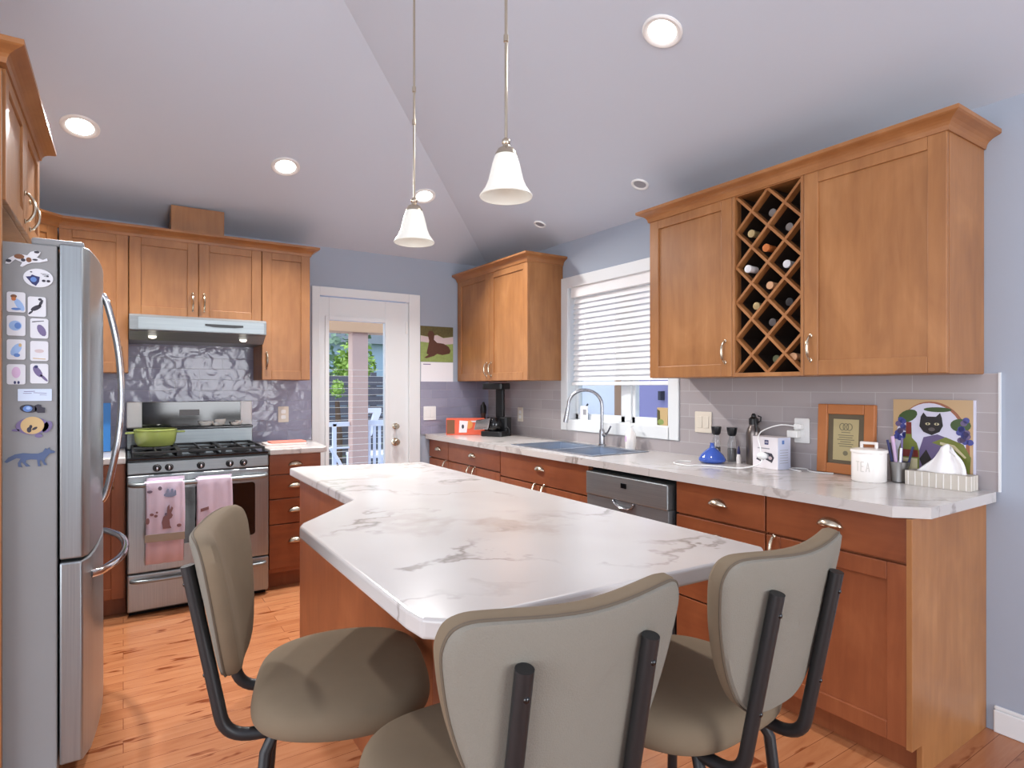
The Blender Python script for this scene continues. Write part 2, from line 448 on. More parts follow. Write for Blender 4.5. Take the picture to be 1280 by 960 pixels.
# ------------------------------------------------------------------ the room
fl = MB(); fl.box(-4, XW + .12, -3.6, YW + .12, -.1, 0); struct(fl.build('floor', 'plank_floor'))
WIN = (2.505, 3.505, 1.06, 2.06)     # y0, y1, z0, z1 of the window hole
b = MB()
b.box(XW, XW + .12, -3.6, WIN[0], 0, ZW); b.box(XW, XW + .12, WIN[1], YW + .12, 0, ZW)
b.box(XW, XW + .12, WIN[0], WIN[1], 0, WIN[2]); b.box(XW, XW + .12, WIN[0], WIN[1], WIN[3], ZW)
struct(b.build('wall_right', 'wall_paint'))
DOR = (1.255, 2.02, 2.03)
b = MB()
b.box(-4, DOR[0], YW, YW + .12, 0, ZW); b.box(DOR[1], XW, YW, YW + .12, 0, ZW); b.box(DOR[0], DOR[1], YW, YW + .12, DOR[2], ZW)
struct(b.build('wall_back', 'wall_paint'))
b = MB(); 
b.plate([(2.35, 0), (YW, 0), (YW, ZW), (2.35, ZW + SL * (YW - 2.35))], .0, .12)
o = b.build('wall_left', 'wall_paint'); o.matrix_world = Matrix(((0, 1, 0, XL - .12), (1, 0, 0, 0), (0, 0, 1, 0), (0, 0, 0, 1))); struct(o)
b = MB(); wy = -3.58
b.box(-4, .58, wy - .12, wy, 0, ZTOP); b.box(2.52, XW + .12, wy - .12, wy, 0, 2.36); b.box(.58, 2.52, wy - .12, wy, 0, .33); b.box(.58, 2.52, wy - .12, wy, 2.57, 2.6)
b.plate([(.58, 2.6), (1.9, 2.6), (1.0, 3.02), (.58, 3.17)], wy, wy - .12)
struct(b.build('wall_rear', 'wall_paint'))
# hipped ceiling: one slope from the right wall, one from the back wall, flat top
k = (ZTOP - ZW) / SL
rx, ry = XW - k, YW - k
b = MB(); t = .1
def sheet(*ps): 
    n = len(ps); b.add([p for p in ps] + [(p[0], p[1], p[2] + t) for p in ps], [tuple(range(n)), tuple(range(2 * n - 1, n - 1, -1))] + [(i, n + i, n + (i + 1) % n, (i + 1) % n) for i in range(n)])
sheet((XW + .12, -3.6, ZW - .12 * SL), (rx, -3.6, ZTOP), (rx, ry, ZTOP), (XW + .12, YW + .12, ZW - .12 * SL))
sheet((XW + .12, YW + .12, ZW - .12 * SL), (rx, ry, ZTOP), (-4, ry, ZTOP), (-4, YW + .12, ZW - .12 * SL))
sheet((rx, -3.6, ZTOP), (-4, -3.6, ZTOP), (-4, ry, ZTOP), (rx, ry, ZTOP))
struct(b.build('ceiling', 'ceiling_paint'))
b = MB(); b.prism([(XW, -3.6), (XW, .9), (XW - .014, .9), (XW - .014, -3.6)], 0, .085); b.prism([(XW, -3.6), (XW, .9), (XW - .009, .9), (XW - .009, -3.6)], .085, .1)
struct(b.build('baseboard_right', 'white_trim', bevel=.004))
# glossy tile behind the counters
b = MB(); b.box(XL, 1.206, YW - .009, YW, CT, 1.60); o = b.build('wall_tiles_back', 'tile_wavy'); struct(o)
b = MB(); b.box(2.11, XW - .009, YW - .009, YW, CT, 1.36); o = b.build('wall_tiles_corner', 'tile_wavy'); struct(o)
b = MB(); b.box(XW - .009, XW, .885, 2.43, CT, 1.365); b.box(XW - .009, XW, 2.43, 3.58, CT, .99); b.box(XW - .009, XW, 3.58, YW, CT, 1.365)
struct(b.build('wall_tiles_right', 'tile_plain'))
b = MB(); b.box(XW - .012, XW, .879, .885, CT, 1.368); struct(b.build('trim_tile_edge', 'white_trim'))

# ------------------------------------------------------------------ door with blinds inside its glass
d = thing('door_1', 'white patio door with a tall glass pane', 'door', (1.26, YW, 0)); del d['label']; del d['category']; struct(d)
GX0, GX1, GZ0, GZ1 = .082, .540, .62, 1.838
b = MB(); b.box(0, GX0, .005, .05, .02, 2.015); b.box(GX1, .75, .005, .05, .02, 2.015); b.box(GX0, GX1, .005, .05, .02, GZ0); b.box(GX0, GX1, .005, .05, GZ1, 2.015)
b.build('door_leaf', 'white_trim', d, bevel=.003)
b = MB()
for (a, c, e, f_) in ((GX0 - .03, GX0, GZ0 - .03, GZ1 + .03), (GX1, GX1 + .03, GZ0 - .03, GZ1 + .03), (GX0, GX1, GZ0 - .03, GZ0), (GX0, GX1, GZ1, GZ1 + .03)): b.box(a, c, -.006, .006, e, f_)
b.build('glass_bead', 'white_trim', d, bevel=.003)
b = MB(); b.box(GX0, GX1, .022, .026, GZ0, GZ1); b.build('glass_pane', 'pane_glass', d)
b = MB()
zz = GZ0 + .03
while zz < 1.48:
    b.box(GX0 + .004, GX1 - .004, .032, .042, zz, zz + .0022); zz += .05
b.build('blind_slats', 'blind_white', d)
for (z, nm, r) in ((.99, 'deadbolt', .021), (.86, 'door_knob', .026)):
    b = MB(); b.lathe([(r * 1.25, 0), (r * 1.25, .008), (r * .6, .012), (r * .6, .03), (r, .036), (r, .05), (r * .7, .058)], 20, (0, 0, 0), 'y')
    o = b.build(nm, 'nickel', d, smooth=True); o.location = (.628, .005, z); o.scale = (1, -1, 1)
b = MB(); b.box(.722, .738, -.004, .006, 1.76, 1.86); b.build('hinge', 'white_plastic', d, bevel=.002)
b = MB()
for (a, c, e, f_) in ((1.208, 1.268, 0, 2.09), (2.005, 2.105, 0, 2.09), (1.268, 2.005, 2.022, 2.09)): b.box(a, c, YW - .018, YW + .004, e, f_)
b.box(1.255, 1.262, YW, YW + .11, 0, 2.03); b.box(2.012, 2.02, YW, YW + .11, 0, 2.03)
struct(b.build('trim_1', 'white_trim', bevel=.004))

# ------------------------------------------------------------------ window over the sink
wn = thing('window_1', '', '', (XW, 0, 0)); del wn['label']; del wn['category']; struct(wn)
b = MB(); y0, y1, z0, z1 = WIN
for (a, c, e, f_) in ((2.435, y0 + .012, .992, 2.13), (y1 - .012, 3.575, .992, 2.13), (y0, y1, .992, z0 + .012), (y0, y1, z1 - .012, 2.13)): b.box(-.018, .004, a, c, e, f_)
b.build('window_casing', 'white_trim', wn, bevel=.004)
b = MB(); b.box(0, .1, y0, y0 + .014, z0, z1); b.box(0, .1, y1 - .014, y1, z0, z1); b.box(0, .1, y0, y1, z0, z0 + .014); b.box(0, .1, y0, y1, z1 - .014, z1)
ym = 2.93
for (a, c) in ((y0 + .014, ym - .03), (ym + .03, y1 - .014)):
    b.box(.06, .1, a, a + .045, z0, z1); b.box(.06, .1, c - .03, c, z0, z1); b.box(.06, .1, a, c, z0, z0 + .055); b.box(.06, .1, a, c, z1 - .05, z1)
b.box(.05, .1, ym - .03, ym + .03, z0, z1)
b.build('window_sash', 'white_trim', wn, bevel=.003)
b = MB(); b.box(.078, .082, y0 + .014, ym - .03, z0, z1); b.build('glass_pane', 'pane_glass', wn)
b = MB(); b.box(.078, .082, ym + .03, y1 - .014, z0, z1); b.build('glass_pane', 'pane_glass', wn)
bl = thing('window_blind', 'white slatted blind pulled most of the way down over the sink window', 'blind', (XW + .03, 3.0, 2.05))
b = MB(); b.box(-.03, .028, -.478, .478, -.075, 0); b.build('valance', 'blind_white', bl, bevel=.003)
b = MB(); zz = -.1
while zz > -.69:
    M = Matrix.Translation((0, 0, zz)) @ Matrix.Rotation(math.radians(-62), 4, 'Y'); b.M = M; b.box(-.024, .024, -.472, .472, -.0015, .0015); zz -= .038
b.M = Matrix.Identity(4); b.build('slats', 'blind_white', bl, bevel=.001)
b = MB(); b.box(-.026, .026, -.474, .474, -.725, -.7); b.build('bottom_rail', 'blind_white', bl, bevel=.004)
b = MB()
for yy in (-.32, 0, .32): b.cyl((-.0275, yy, -.72), .0012, .66, 6)
b.build('ladder_cord', 'white_plastic', bl)

# ------------------------------------------------------------------ handles, doors, cabinets
def bow(name, parent, x, y, z, L=.105, horiz=False):
    b = MB(); pts = spline([(0, 0, -L / 2), (0, -.012, -L / 2 + .004), (0, -.026, -L / 4), (0, -.03, 0), (0, -.026, L / 4), (0, -.012, L / 2 - .004), (0, 0, L / 2)], 4)
    n = len(pts); b.tube(pts, [.0035 + .0028 * math.sin(PI * i / (n - 1)) for i in range(n)], 8)
    b.blob((0, -.002, -L / 2), .007, .004, .01, 8, 6); b.blob((0, -.002, L / 2), .007, .004, .01, 8, 6)
    o = b.build(name, 'nickel', parent, smooth=True); o.location = (x, y, z); o['label'] = 'bright curved metal pull'
    return o
def cup(parent, x, y, z, W=.046):
    b = MB(); nu, nv = 14, 6
    def P(i, j):
        u = PI * i / nu; v = PI / 2 * j / nv
        return (W * math.cos(u), -.026 * math.sin(u) * math.sin(v) - .0005, .03 * math.sin(u) * math.cos(v))
    b.grid(P, nu, nv); b.box(-W - .003, W + .003, -.002, 0, -.001, .002)
    o = b.build('cup_pull', 'nickel', parent, smooth=True, solid=.002); o.location = (x, y, z); o['label'] = 'shell-shaped nickel cup pull'
    return o
def shaker(b, x0, x1, z0, z1, y=0., rail=.062, th=.02):
    b.box(x0, x0 + rail, y, y + th, z0, z1); b.box(x1 - rail, x1, y, y + th, z0, z1)
    b.box(x0 + rail, x1 - rail, y, y + th, z1 - rail, z1); b.box(x0 + rail, x1 - rail, y, y + th, z0, z0 + rail)
    b.box(x0 + rail - .002, x1 - rail + .002, y + .009, y + th - .002, z0 + rail - .002, z1 - rail + .002)
def cabinet(name, label, cat, loc, rz, wd, dp, z0, z1, fronts, mat='maple', toe=0., group=None, ztop=None):
    """local x to the right seen from the front, y into the cabinet; fronts are drawn 20 mm proud of the body"""
    c = thing(name, label, cat, loc, rz, group)
    b = MB(); b.box(0, wd, .02, dp, z0, ztop or z1)
    if ztop: b.box(0, wd, .02, .036, ztop, z1)
    b.build('body', mat, c, bevel=.0015)
    if toe:
        b = MB(); b.box(0.0, wd, .075, dp, 0, z0); b.build('toe_kick', mat, c)
    g = .0015
    for f_ in fronts:
        kind, x0, x1, a, e = f_[:5]
        b = MB()
        if kind == 'door':
            shaker(b, x0 + g, x1 - g, a + g, e - g); o = b.build('door', mat, c, bevel=.0025)
            hx, hz = f_[5], f_[6]; bow('handle', o, hx, 0, hz)
        elif kind == 'drawer':
            b.box(x0 + g, x1 - g, 0, .02, a + g, e - g); o = b.build('drawer', mat + '_across', c, bevel=.0025)
            if len(f_) > 5 and f_[5]: cup(o, (x0 + x1) / 2, 0, f_[6] if len(f_) > 6 else (a + e) / 2 - .006)
    return c
UB, UT, UD = 1.362, 2.245, .326
R90 = -PI / 2
UXF = XW - UD
# main run over the counter on the right
cabinet('wall_cabinet', 'single-door maple wall cabinet just right of the window, left of the wine rack', 'cabinet', (UXF, 2.37, 0), R90, .538, UD - .001, UB, UT, [('door', 0, .538, UB, UT, .5, 1.485)])
cabinet('wall_cabinet', 'large single-door maple wall cabinet at the near right end, right of the wine rack', 'cabinet', (UXF, 1.470, 0), R90, .537, UD - .001, UB, UT, [('door', 0, .537, UB, UT, .032, 1.48)])
cabinet('wall_cabinet', 'two-door maple wall cabinet in the far corner beside the window', 'cabinet', (UXF, 4.655, 0), R90, 1.085, UD - .001, UB, UT, [('door', 0, .54, UB, UT, .505, 1.455), ('door', .54, 1.085, UB, UT, .575, 1.455)])
# wine rack
RW = .361
wr = thing('wine_rack', 'open lattice wine rack cabinet with diamond cells between two wall cabinets', 'wine rack', (UXF, 1.831, 0), R90)
b = MB(); st = .014
b.box(0, st, 0, UD - .001, UB, UT); b.box(RW - st, RW, 0, UD - .001, UB, UT); b.box(st, RW - st, 0, UD - .001, UB, UB + .018); b.box(st, RW - st, 0, UD - .001, UT - .02, UT)
b.build('body', 'maple', wr, bevel=.0015)
b = MB(); b.box(st, RW - st, UD - .01, UD - .001, UB + .018, UT - .02); b.box(st, st + .001, .05, UD - .01, UB + .018, UT - .02); b.box(RW - st - .001, RW - st, .05, UD - .01, UB + .018, UT - .02); b.build('shade_lining', 'rack_inside_shade', wr)  # back and side sheets coloured as the shade inside the rack
IX0, IX1, IZ0, IZ1 = st, RW - st, UB + .018, UT - .02
Wc = (IX1 - IX0) / 2; Hc = (IZ1 - IZ0) / 5
def lattice(dirn):
    b = MB(); th = .006
    for kk in range(-2, 8):
        # line z = IZ1 - Hc*(kk + dirn*(x/Wc)), clipped to the box
        pts = []
        for i in range(0, 41):
            x = (IX1 - IX0) * i / 40; z = IZ1 - Hc * (kk + dirn * x / Wc)
            if IZ0 - 1e-6 <= z <= IZ1 + 1e-6: pts.append((IX0 + x, z))
        if len(pts) < 2: continue
        (xa, za), (xb, zb) = pts[0], pts[-1]
        L = math.hypot(xb - xa, zb - za); nx, nz = -(zb - za) / L * th, (xb - xa) / L * th
        q = [(xa - nx, za - nz), (xb - nx, zb - nz), (xb + nx, zb + nz), (xa + nx, za + nz)]
        b.mat('maple_across').plate(q, .05, .012 if dirn > 0 else .0125); b.mat('rack_inside_shade').plate(q, UD - .012, .05)  # behind the wood front edge the boards carry the cells' shade as colour
    b.build('lattice', None, wr)
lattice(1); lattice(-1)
def bottle(cell, foil, label, first=[None], back=.0):
    i, k2 = cell; x = IX0 + i * Wc; z = IZ1 - Hc * k2 - .021
    if i > 1.9: x -= .052; z += .004
    loc = Matrix.Translation((UXF, 1.831, 0)) @ Matrix.Rotation(R90, 4, 'Z') @ Vector((x, .03 + back, z))
    r = thing('wine_bottle', label, 'bottle', loc, R90, 'wine bottles in the lattice rack')
    b = MB(); b.lathe([(.0001, .265), (.034, .265), (.037, .255), (.037, .13), (.03, .105), (.016, .085), (.014, .06)], 20, (0, 0, 0), 'y'); b.build('glass_body', 'bottle_glass', r, smooth=True)
    b = MB(); b.lathe([(.0155, .062), (.016, .012), (.018, .011), (.018, 0), (.008, -.001), (.0001, -.001)], 18, (0, 0, 0), 'y'); b.build('foil_cap', foil, r, smooth=True)
for cell, foil, lb, bk in (
    ((1, .5), 'foil_silver', 'wine bottle with a silver-grey cap in the topmost filled cell of the rack', .02),
    ((1.5, 1), 'foil_silver', 'wine bottle with a grey-black cap in the right column, second filled cell from the top', .02),
    ((.5, 1), 'foil_gold', 'wine bottle with a cream-gold cap in the left column above the white one', -.02),
    ((1, 1.5), 'foil_copper', 'wine bottle with a bright copper-orange capsule sticking out of the rack', -.03),
    ((1.5, 2), 'foil_white', 'wine bottle with a pale silver cap in the right column, level with the white one', .0),
    ((.5, 2), 'foil_white', 'wine bottle with a white capsule sticking out on the left of the rack', -.045),
    ((1, 2.5), 'foil_cork', 'wine bottle with a tan cap in the middle column of the rack', .0),
    ((1.5, 3), 'foil_black', 'wine bottle with a black cap in the right column of the rack', .02),
    ((.5, 3), 'foil_gold', 'wine bottle with a small gold cap low in the left column of the rack', .02),
    ((1, 3.5), 'foil_dark', 'wine bottle with a dark grey cap in the middle column, below the tan one', .02),
    ((1, 4.5), 'foil_green', 'wine bottle with a small greenish cap in the bottom middle cell of the rack', .05),
    ((2, 4.5), 'foil_cork', 'wine bottle with a salmon-tan cap in the bottom right corner of the rack', .0)):
    bottle(cell, foil, lb, back=bk)
# crown mouldings
def crown(name, label, path, z, up=.05, out=.055):
    prof = [(-.012, -.012), (.006, -.012), (.010, .004), (.016, .014), (.026, .022), (.038, .028), (out - .006, .032), (out, .036), (out, up), (-.012, up)]
    P = [Vector(p) for p in path]; n = len(P); rows = []
    for i in range(n):
        d1 = (P[i] - P[i - 1]).normalized() if i else None; d2 = (P[i + 1] - P[i]).normalized() if i < n - 1 else None
        n1 = Vector((-d1.y, d1.x)) if d1 else None; n2 = Vector((-d2.y, d2.x)) if d2 else None
        m = n1 if n2 is None else n2 if n1 is None else (n1 + n2) / (1 + n1.dot(n2))
        rows.append([(P[i].x + m.x * o_, P[i].y + m.y * o_, z + h_) for o_, h_ in prof])
    k = len(prof); b = MB(); vs = [p for r in rows for p in r]; fs = []
    for i in range(n - 1):
        for j in range(k):
            j2 = (j + 1) % k; fs.append((i * k + j, i * k + j2, (i + 1) * k + j2, (i + 1) * k + j))
    fs.append(tuple(range(k - 1, -1, -1))); fs.append(tuple((n - 1) * k + j for j in range(k)))
    b.add(vs, fs)
    bm = bmesh.new(); o = b.build(name, 'maple_across'); bm.from_mesh(o.data); bmesh.ops.recalc_face_normals(bm, faces=bm.faces); bm.to_mesh(o.data); bm.free()
    tag(o, label, 'moulding'); return o
crown('crown_moulding', 'long stepped crown moulding along the wall cabinets and wine rack at the right', [(XW - .001, .933), (UXF, .933), (UXF, 2.37), (XW - .001, 2.37)], UT - .004)
crown('crown_moulding', 'crown moulding on top of the two-door cabinet in the far corner', [(XW - .001, 3.57), (UXF, 3.57), (UXF, 4.655)], UT - .004)

# back wall uppers
UYF = YW - UD
def back_upper(label, x0, x1, z0, fronts): return cabinet('wall_cabinet', label, 'cabinet', (x0, UYF, 0), 0, x1 - x0, UD - .001, z0, UT + .01, fronts)
back_upper('narrow maple wall cabinet right of the range hood, next to the patio door', .793, 1.115, UB, [('door', 0, .322, UB, UT + .01, .03, 1.495)])
back_upper('short two-door maple wall cabinet directly above the range hood', .029, .791, 1.752, [('door', 0, .379, 1.752, UT + .01, .346, 1.86), ('door', .379, .762, 1.752, UT + .01, .412, 1.86)])
back_upper('maple wall cabinet left of the range hood, partly behind the refrigerator', -.315, .027, 1.40, [('door', 0, .342, 1.40, UT + .01, .304, 1.50)])
c = thing('corner_wall_cabinet', 'maple corner wall cabinet set at an angle above and behind the refrigerator', 'cabinet', (-.6, 4.05, 0), PI / 4)
b = MB(); b.prism([(0.0, .02), (.40, .02), (.62, .24), (.2015, .655), (-.225, .233)], 1.40, UT + .01); b.build('body', 'maple', c)
b = MB(); shaker(b, .003, .398, 1.402, UT + .008); o = b.build('door', 'maple', c, bevel=.0025); bow('handle', o, .36, 0, 1.5)
crown('crown_moulding', 'crown moulding along the top of the wall cabinets over the range', [(1.115, YW - .001), (1.115, UYF), (-.315, UYF), (-.6, 4.05), (-.6, 3.46)], UT + .006)
b = MB(); b.M = Matrix(((0, 0, 1, .256), (1, 0, 0, 0), (0, 1, 0, 0), (0, 0, 0, 1))); b.prism([(UYF + .05, UT + .012), (YW - .002, UT + .012), (YW - .002, 2.382), (UYF + .05, 2.482)], 0, .31)
tag(b.build('duct_cover', 'maple', bevel=.002), 'square maple duct cover box standing on top of the cabinets above the range hood', 'duct cover')

# base cabinets on the right wall
BXF = XW - .6; BD = .6 - .012
Z0, Z1 = .105, .874
def right_base(label, ya, yb, fronts, zt=None): return cabinet('base_cabinet', label, 'cabinet', (BXF, yb, 0), R90, yb - ya, BD, Z0, Z1, fronts, 'cherry', toe=.075, ztop=zt)
c = right_base('reddish maple base cabinet with one drawer and one door, nearest at the right', .945, 1.466, [('drawer', 0, .521, .722, Z1, 1, .80), ('door', 0, .521, Z0, .716, .035, .66)])
right_base('reddish maple drawer base cabinet just right of the dishwasher', 1.47, 1.936, [('drawer', 0, .466, .722, Z1, 1, .792), ('drawer', 0, .466, .56, .716, 1), ('drawer', 0, .466, .34, .556, 1), ('drawer', 0, .466, Z0, .336, 1, .245)])
right_base('reddish maple sink base cabinet with a wide top panel, left of the dishwasher', 2.572, 3.506, [('drawer', 0, .934, .70, Z1, 1, .79), ('door', 0, .467, Z0, .695, .42, .645), ('door', .467, .934, Z0, .695, .514, .645)], .735)
right_base('reddish maple base cabinet with a drawer left of the sink base', 3.51, 4.296, [('drawer', 0, .786, .722, Z1, 1, .79), ('door', 0, .393, Z0, .716, .35, .66), ('door', .393, .786, Z0, .716, .436, .66)])
right_base('narrow reddish maple base cabinet with a small drawer by the patio door', 4.30, 4.65, [('drawer', 0, .35, .722, Z1, 1, .79), ('door', 0, .35, Z0, .716, .31, .66)])
b = MB(); b.plate([(.0, 0), (.535, 0), (.535, Z0), (.608, Z0), (.608, Z1), (.0, Z1)], .926, .944)
o = b.build('end_panel', 'maple', bevel=.0015); o.scale = (-1, 1, 1); o.location = (XW - .001, 0, 0)
tag(o, 'plain tan wood end panel closing the near right end of the counter run', 'end panel')

# worktops
def slab(name, label, poly, holes=None, z=CT, th=.038):
    b = MB()
    for p in (poly if isinstance(poly[0][0], tuple) else [poly]): b.prism(p, z - th, z)
    return tag(b.build(name, 'marble_laminate', bevel=.007, seg=3), label, 'worktop')
CX = XW - .635
SY0, SY1, SX0, SX1 = 2.62, 3.44, 2.255, 2.665    # the hole of the sink
b = MB()
e0 = .892
b.prism([(CX, .975), (CX + .08, e0), (XW - .01, e0), (XW - .01, SY0), (SX1, SY0), (SX0, SY0), (CX, SY0)], CT - .038, CT)
b.prism([(CX, SY0), (SX0, SY0), (SX0, SY1), (CX, SY1)], CT - .038, CT); b.prism([(SX1, SY0), (XW - .01, SY0), (XW - .01, SY1), (SX1, SY1)], CT - .038, CT)
b.prism([(CX, SY1), (XW - .01, SY1), (XW - .01, YW - .01), (CX, YW - .01)], CT - .038, CT)
bm = bmesh.new(); o = b.build('worktop', 'marble_laminate'); bm.from_mesh(o.data); bmesh.ops.remove_doubles(bm, verts=bm.verts, dist=1e-5)
bmesh.ops.delete(bm, geom=[f for f in bm.faces if abs(f.normal.y) > .99 and any(abs(f.calc_center_median().y - s_) < 1e-3 for s_ in (SY0, SY1)) and not (SX0 - .001 < f.calc_center_median().x < SX1 + .001)], context='FACES_ONLY')
bm.to_mesh(o.data); bm.free(); tag(o, 'long veined marble-look worktop along the right wall, holding the sink', 'worktop')
slab('worktop', 'short marble-look worktop between the range and the patio door', [(.785, YW - .01), (.785, YW - .635), (1.13, YW - .635), (1.155, YW - .6), (1.2, YW - .01)])
slab('worktop', 'marble-look worktop in the corner left of the range, mostly behind the refrigerator', [(XL + .002, YW - .01), (XL + .002, 3.42), (XL + .6, 3.42), (-.2, YW - .635), (.012, YW - .635), (.012, YW - .01)])
# back wall bases
BYF = YW - .6
cabinet('base_cabinet', 'four-drawer reddish maple base cabinet between the range and the patio door', 'cabinet', (.785, BYF, 0), 0, .33, BD, Z0, Z1, [('drawer', 0, .33, .745, Z1, 1, .80), ('drawer', 0, .33, .588, .742, 1), ('drawer', 0, .33, .423, .585, 1), ('drawer', 0, .33, Z0 + .03, .42, 1, .30)], 'cherry', toe=.075)
cabinet('base_cabinet', 'reddish maple base cabinet with a tall door left of the range, beside the refrigerator', 'cabinet', (-.2, BYF, 0), 0, .212, BD, Z0, Z1, [('door', 0.0, .205, Z0, Z1, .15, .79)], 'cherry', toe=.075)

# ------------------------------------------------------------------ island
ip = [(.43, .945), (.47, .908), (1.30, .872), (1.338, .905), (1.338, 2.915), (.75, 3.085), (.686, 3.055), (.686, 2.08), (.44, 1.80), (.424, 1.765), (.424, 1.0)]
slab('island_worktop', 'large marble-look island worktop with an overhang for seating', ip)
isl = thing('island_cabinet', 'reddish wood island base under the big marble-look worktop', 'island', (.716, 1.5, 0))
b = MB(); b.box(0, .594, 0, 1.48, .1, CT - .039); b.build('body', 'cherry', isl, bevel=.002)
b = MB(); b.box(.0, .53, .02, 1.46, 0, .1); b.build('toe_kick', 'cherry', isl)
for a in (0.0, .5, .985):
    b = MB(); b.M = Matrix(((0, -1, 0, .614), (1, 0, 0, a), (0, 0, 1, 0), (0, 0, 0, 1))); shaker(b, .003, .48, .11, .866); b.build('door', 'cherry', isl, bevel=.002)

# ------------------------------------------------------------------ range
rg = thing('range', 'stainless steel gas range with five black knobs and a black glass backguard', 'stove', (.018, 4.015, 0))
W = .755
b = MB(); b.box(0, W, .02, .60, .03, .895); b.build('body', 'black_plastic', rg, bevel=.003)
b = MB(); b.plate([(0, .812), (W, .812), (W, .882), (0, .882)], .03, .0); b.build('control_panel', 'stainless_across', rg, bevel=.006)
for xk in (.146, .207, .372, .53, .608 - .0):
    b = MB(); b.lathe([(.022, 0), (.022, .006), (.017, .01), (.015, .026), (.012, .028)], 20, axis='y'); b.box(-.004, .004, .024, .034, -.015, .015)
    o = b.build('knob', 'black_plastic', rg, smooth=True); o.location = (xk, .001, .845); o.rotation_euler = (PI, 0, 0)
    b = MB(); b.blob((0, .033, 0), .006, .004, .011, 8, 6); q = b.build('knob_grip', 'chrome', o, smooth=True)
b = MB(); b.box(0, W, -.005, .605, .895, .907); b.build('cooktop', 'black_gloss', rg, bevel=.004)
for gx in (.03, .268, .505):
    b = MB(); x1 = gx + .225; zt = .938
    for xx in (gx, x1): b.box(xx - .006, xx + .006, .03, .54, zt - .014, zt)
    for yy in (.03, .54): b.box(gx, x1, yy - .006, yy + .006, zt - .014, zt)
    b.box(gx, x1, .279, .291, zt - .012, zt); b.box((gx + x1) / 2 - .005, (gx + x1) / 2 + .005, .03, .54, zt - .012, zt)
    for xx in (gx, x1):
        for yy in (.03, .54): b.box(xx - .007, xx + .007, yy - .007, yy + .007, .906, zt)
    b.build('grate', 'cast_iron', rg, bevel=.002)
for (xx, yy, r) in ((.143, .16, .045), (.143, .42, .038), (.38, .29, .05), (.617, .16, .04), (.617, .42, .034)):
    b = MB(); b.lathe([(r * 1.3, 0), (r * 1.3, .004), (r, .006), (r, .014), (r * .8, .018)], 24, (xx, yy, .906)); b.build('burner', 'cast_iron', rg, smooth=True)
b = MB(); b.plate([(0, .907), (W, .907), (W, 1.03), (0, 1.03)], .60, .565); b.build('backguard_base', 'stainless_across', rg, bevel=.004)
b = MB(); b.box(.0, W, .54, .63, 1.03, 1.045); b.build('ledge', 'black_gloss', rg, bevel=.004)
b = MB(); b.box(.0, W, .585, .635, 1.045, 1.215); b.build('backguard', 'white_plastic', rg, bevel=.006)
b = MB(); b.box(.085, W - .075, .578, .586, 1.047, 1.214); b.build('backguard_glass', 'black_gloss', rg, bevel=.002)
b = MB(); b.box(.3, .42, .5765, .5785, 1.12, 1.16); b.build('clock_display', 'foil_dark', rg)
OZ0, OZ1 = .248, .806
b = MB(); b.plate([(0, OZ0), (W, OZ0), (W, OZ1), (0, OZ1)], .03, -.002); od = b.build('oven_door', 'stainless', rg, bevel=.008, seg=3)
b = MB(); b.plate(rrect(.53, .33, .02, cx=.41, cz=.555), .0, -.0045); b.build('oven_window', 'black_gloss', od)
def barpull(parent, x0, x1, z, y, r=.012, sag=.0):
    b = MB(); b.tube(spline([(x0, .0, z), (x0 + .02, y * .75, z), (x0 + .1, y, z), ((x0 + x1) / 2, y * 1.05, z - sag), (x1 - .1, y, z), (x1 - .02, y * .75, z), (x1, .0, z)], 6), r, 12)
    return b.build('handle', 'stainless_across', parent, smooth=True)
barpull(od, .015, W - .015, .757, -.058, .014)
b = MB(); b.plate([(0, .03), (W, .03), (W, .242), (0, .242)], .03, -.002); dw = b.build('storage_drawer', 'stainless', rg, bevel=.008, seg=3)
barpull(dw, .02, W - .02, .205, -.03, .011)
b = MB(); b.box(.01, W - .01, .05, .55, 0, .03); b.build('plinth', 'dark_gap', rg)

# range hood
hd = thing('range_hood', 'slim stainless range hood under the short cabinet, black switch strip on its front', 'hood', (.029, UYF, 0))
b = MB()
for x0, x1 in ((0, .762),):
    M = Matrix(((0, 0, 1, x0), (1, 0, 0, 0), (0, 1, 0, 0), (0, 0, 0, 1))); b.M = M
    b.prism([(-.165, 1.655), (-.165, 1.737), (-.14, 1.75), (.31, 1.75), (.31, 1.60), (-.05, 1.60), (-.13, 1.648)], 0, x1 - x0)
b.build('hood_shell', 'stainless_dark', hd, bevel=.002)
b = MB(); b.plate(rrect(.70, .07, .006, cx=.395, cz=1.696), -.165, -.170); b.build('front_panel', 'stainless_across', hd)
b = MB(); b.plate([(.40, 1.708), (.62, 1.708), (.62, 1.695), (.57, 1.689), (.45, 1.689), (.40, 1.696)], -.170, -.1725); b.build('switch_strip', 'black_plastic', hd)
for xx in (.12, .63):
    b = MB(); b.cyl((0, 0, 0), .022, .006, 18); o = b.build('hood_lamp', 'hood_glow', hd); o.location = (xx, -.095, 1.618); o.rotation_euler = (math.radians(32), 0, 0)

